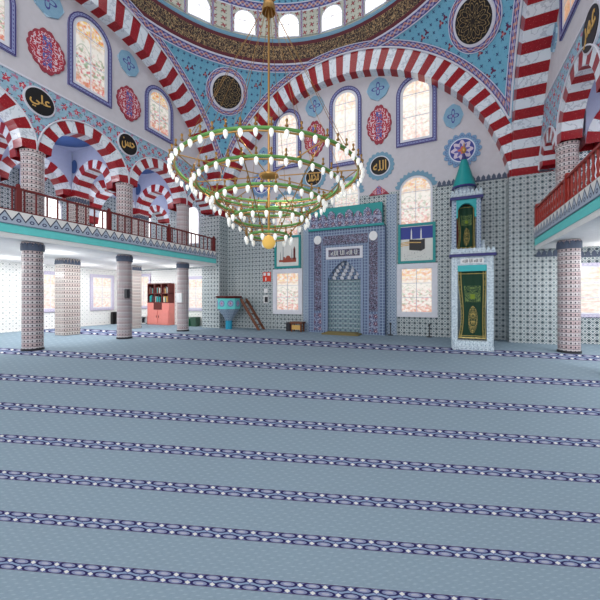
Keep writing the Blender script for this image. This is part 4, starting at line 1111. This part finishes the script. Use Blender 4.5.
# ================================================================ SMALL THINGS
s = thing('wooden_stool', (-6.0, 12.95, 0), 'small brown wooden stool on the carpet left of the prayer niche', 'stool')
m = MB(); m.box(-6.3, -5.7, 12.75, 13.15, .36, .44); m.build('seat', 'wood', s)
for x in (-6.26, -5.8):
    for y in (12.78, 13.06): m = MB(); m.box(x, x+.06, y, y+.06, 0, .36); m.build('leg', 'wood', s)
m = MB(); m.box(-6.2, -5.8, 12.76, 12.78, .1, .3); m.build('apron', 'darkgold', s)
m = MB(); m.box(-6.56, -6.36, 12.9, 13.15, 0, .4); m.box(-6.54, -6.38, 12.88, 12.9, .05, .34); tag(m.build('floor_box', 'charcoal'), 'small dark box standing left of the wooden stool', 'box')
t = thing('fire_equipment_sign', FQ(-7.87, 2.3, 0), 'red and white fire sign on the tiled wall', 'sign')
m = MB(); m.fbox(FQ, -8.1, -7.65, 2.3, 2.76, 0, .02); sb = m.build('sign_board', 'firered', t)
m = MB(); m.fbox(FQ, -8.06, -7.92, 2.58, 2.72, .02, .026); m.fbox(FQ, -7.84, -7.69, 2.58, 2.72, .02, .026); m.fbox(FQ, -7.96, -7.9, 2.34, 2.5, .02, .026); m.build('sign_symbol', 'whitepl', sb)
t = thing('wall_intercom', FQ(-7.9, 1.25, 0), 'white device with dark handset on the wall below the red sign', 'device')
m = MB(); m.fbox(FQ, -8.04, -7.78, 1.25, 1.62, 0, .06); m.fbox(FQ, -8.02, -7.82, 1.75, 1.95, 0, .04); m.build('case', 'whitepl', t)
m = MB(); m.fbox(FQ, -7.95, -7.80, 1.3, 1.56, .06, .1); m.build('handset', 'charcoal', t)
# bookcase
bk = thing('bookcase', (-14.65, 13.15, 0), 'pink cabinet with dark red open bookshelves in the left aisle', 'bookcase')
bx0, bx1, by0, by1 = -15.5, -13.85, 13.0, 13.42
m = MB(); m.box(bx0, bx1, by0, by1, .0, 1.22); m.box(bx0, bx1, by1-.03, by1, 1.22, 2.3); m.build('cabinet_body', 'pinkwood', bk)
m = MB()
for z in (1.22, 1.72, 2.28): m.box(bx0, bx1, by0, by1-.03, z, z+.05)
for x in (bx0, bx0+.52, bx1-.57, bx1-.05): m.box(x, x+.05, by0, by1-.03, 1.27, 2.28)
m.build('shelf_unit', 'darkred', bk)
m = MB(); m.box(bx0+.52, bx1-.52, by0-.02, by0, .85, 1.22); m.build('dark_niche', 'darkred', bk)
for x in (bx0+.03, (bx0+bx1)/2+.02): m = MB(); m.box(x, x+.78, by0-.025, by0-.001, .05, .82); dr = m.build('door', 'pinkwood', bk); m = MB(); hx = x+(.7 if x < -14.9 else .05); m.box(hx, hx+.03, by0-.045, by0-.025, .4, .52); m.build('handle', 'darkred', dr)
n_ = 0
for z in (1.27, 1.77):
    for sx0 in (bx0+.06, bx0+.58, bx1-.5):
        x = sx0
        for k in range(6):
            w = .04+random.random()*.035; h = .26+random.random()*.14
            m = MB(); m.box(x, x+w, by0+.05, by0+.28, z+.001, z+h)
            o = m.build('book', ['darkred', 'picwhite', 'teal', 'darkgold', 'charcoal', 'wood'][int(random.random()*6)])
            tag(o, 'book upright in the %s row of the pink and dark red bookcase' % ('lower' if z < 1.5 else 'upper'), 'book', 'books on the %s shelf' % ('lower' if z < 1.5 else 'upper')); x += w+.006
            n_ += 1
m = MB(); m.box(-17.5, -17.3, 12.2, 12.5, 0, .7); m.box(-17.3, -17.27, 12.22, 12.48, .06, .64); tag(m.build('floor_speaker', 'black'), 'black loudspeaker box on the carpet at the left aisle wall', 'loudspeaker')
rk = thing('shoe_rack', (-16.0, 13.2, 0), 'low white rack with dark items below the aisle window', 'rack')
m = MB(); m.box(-16.5, -15.58, 13.0, 13.4, .02, .06); m.box(-16.5, -15.58, 13.0, 13.4, .42, .46)
for x in (-16.5, -16.05, -15.62): m.box(x, x+.04, 13.0, 13.4, 0, .42)
m.build('frame', 'whitepl', rk)
for k in range(4):
    m = MB(); x = -16.43+k*.21; m.box(x, x+.13, 13.05, 13.3, .062, .28); m.box(x+.02, x+.11, 13.05, 13.25, .28, .34); o = m.build('dark_folder', 'grey' if k % 2 else 'charcoal'); tag(o, 'dark item standing in the low white rack', 'folder', 'dark items in the white rack')
for x, w, h, mt, lb in ((-12.95, .3, .42, 'greenbin', 'green plastic bin standing furthest left under the aisle window'), (-12.58, .26, .36, 'greenbin', 'smaller green plastic bin between two other bins'), (-12.25, .38, .46, 'darkgreen', 'dark green crate standing right of the green bins')):
    t = thing('storage_bin', (x+w/2, 13.1, 0), lb, 'bin'); m = MB()
    m.poly([(x+.03, 12.95, 0), (x+w-.03, 12.95, 0), (x+w, 12.92, h), (x, 12.92, h)]); m.poly([(x+.03, 13.25, 0), (x+w-.03, 13.25, 0), (x+w, 13.28, h), (x, 13.28, h)])
    m.poly([(x+.03, 12.95, 0), (x+.03, 13.25, 0), (x, 13.28, h), (x, 12.92, h)]); m.poly([(x+w-.03, 12.95, 0), (x+w-.03, 13.25, 0), (x+w, 13.28, h), (x+w, 12.92, h)])
    m.build('body', mt, t); m = MB(); m.box(x-.01, x+w+.01, 12.9, 13.3, h-.02, h+.03); m.build('lid', mt, t)
for a, lb in ((-2.0, 'thin black floor stand on the left below the blue framed picture'), (-.55, 'thin black floor stand between the blue picture wall and the staircase pulpit')):
    m = MB(); m.lathe(a, 13.2, [(.001, 0), (.11, 0), (.11, .03), (.02, .04), (.02, .42), (.04, .44), (.04, .5), (.001, .51)], 10); tag(m.build('floor_stand', 'charcoal'), lb, 'stand')
m = MB(); m.box(4.0, 4.25, 11.0, 11.1, 4.9, 5.2) if False else m.fbox(FQ, 3.42, 3.62, 4.98, 5.22, 0, .05); tag(m.build('wall_box', 'whitepl'), 'small white box on the tiled wall of the right upper gallery', 'box')
# ================================================================ CHANDELIER
cx, cy = -4.0, 6.92
ch = thing('chandelier', (cx, cy, 2.9), 'huge tiered ring chandelier with green tubes and white glass lamps hung from a gold rod', 'chandelier')
RINGS = [(2.2, 4.55, 52), (1.74, 4.24, 40), (1.3, 3.86, 30), (.88, 3.45, 20), (.47, 3.03, 12)]
for i, (r, z, n) in enumerate(RINGS):
    pts = lambda rr, zz, k=72: [(cx+rr*math.cos(2*PI*j/k), cy+rr*math.sin(2*PI*j/k), zz) for j in range(k)]
    m = MB(); m.tube(pts(r, z+.03), .032, 8, 0, True); m.build('green_light_tube', 'green', ch, smooth=True)
    m = MB(); m.tube(pts(r+.0, z-.03), .018, 6, 0, True); m.build('gold_ring', 'gold', ch, smooth=True)
# shades and fittings
m = MB(); m.lathe(0, 0, [(.018, .03), (.045, .0), (.042, -.06), (.028, -.10), (.012, -.125), (.001, -.13)], 10); 
shade = m.build('glass_shade', 'milk', ch, smooth=True, local=True)
m = MB(); m.lathe(0, 0, [(.001, -.02), (.034, 0), (.034, .02), (.014, .035), (.014, .08), (.026, .095), (.022, .13), (.001, .135)], 8)
fit = m.build('lamp_fitting', 'brass', ch, smooth=True, local=True)
spots = []
for r, z, n in RINGS:
    for k in range(n):
        t = 2*PI*(k+.5)/n; spots.append((cx+(r+.10)*math.cos(t), cy+(r+.10)*math.sin(t), z))
spots.sort(key=lambda p: math.hypot(p[0], p[1]))
base = Vector(ch.location)
rest = spots[100:]; 
for k, p in enumerate(spots[:100]):
    o = fit if k == 0 else fit.copy()
    if k: COL.objects.link(o); o.parent = ch
    o.location = Vector(p)-base+Vector((0, 0, .03))
    s_ = shade if k == 0 else shade.copy()
    if k: COL.objects.link(s_)
    s_.parent = o; s_.location = (0, 0, -.09)
for pr_, dz, nm, mt in ((shade, -.06, 'glass_shades', 'milk'), (fit, .03, 'lamp_fittings', 'brass')):
    m = MB(); me = pr_.data
    for p in rest:
        off = Vector(p)+Vector((0, 0, dz))
        for pl in me.polygons: m.poly([tuple(me.vertices[v].co+off) for v in pl.vertices])
    o = m.build(nm, mt, ch, smooth=True); o['kind'] = 'stuff'
# hub, spokes, column, globe
m = MB(); m.lathe(cx, cy, [(.001, 4.46), (.15, 4.48), (.25, 4.53), (.24, 4.57), (.09, 4.6), (.04, 4.7)], 24); m.build('hub', 'gold', ch, smooth=True)
for k in range(8):
    t = 2*PI*(k+.3)/8; m = MB(); m.tube([(cx+.28*math.cos(t), cy+.28*math.sin(t), 4.53), (cx+2.19*math.cos(t), cy+2.19*math.sin(t), 4.53)], .014, 6); m.build('spoke', 'gold', ch)
for k in range(8):
    t = 2*PI*(k+.3)/8; c, s_ = math.cos(t), math.sin(t)
    m = MB(); m.tube([(cx+r*c, cy+r*s_, z) for r, z, n in RINGS], .012, 5); m.build('hanging_strut', 'brass', ch)
m = MB(); m.lathe(cx, cy, [(.028, 4.6), (.028, 8.7)], 10); m.lathe(cx, cy, [(.03, 3.1), (.03, 4.45)], 8); m.build('rod', 'gold', ch, smooth=True)
m = MB(); m.lathe(cx, cy, [(.17, 8.62), (.17, 8.72), (.13, 8.86), (.05, 8.93), (.04, 9.02), (.2, 9.04), (.2, 9.08), (.04, 9.12)], 20); m.build('bell_canopy', 'gold', ch, smooth=True)
m = MB(); m.lathe(cx, cy, [(.03, 9.0), (.03, ZDT+5.3)], 8); m.build('upper_rod', 'gold', ch, smooth=True)
for k in range(12):
    t = 2*PI*(k+.5)/12; m = MB(); m.tube([(cx+.15*math.cos(t), cy+.15*math.sin(t), 8.64), (cx+2.19*math.cos(t), cy+2.19*math.sin(t), 4.56)], .006, 4); m.build('suspension_wire', 'brass', ch)
m = MB(); m.lathe(cx, cy, [(.001, 2.72)]+[(.17*math.sin(PI*i/10), 2.89-.17*math.cos(PI*i/10)) for i in range(1, 10)]+[(.03, 3.07), (.03, 3.15)], 16); m.build('amber_globe', 'amber', ch, smooth=True)
for k in range(4): point('chandelier_glow', (cx+1.5*math.cos(k*PI/2+.4), cy+1.5*math.sin(k*PI/2+.4), 4.75), 28, .06, (1, .95, .86))
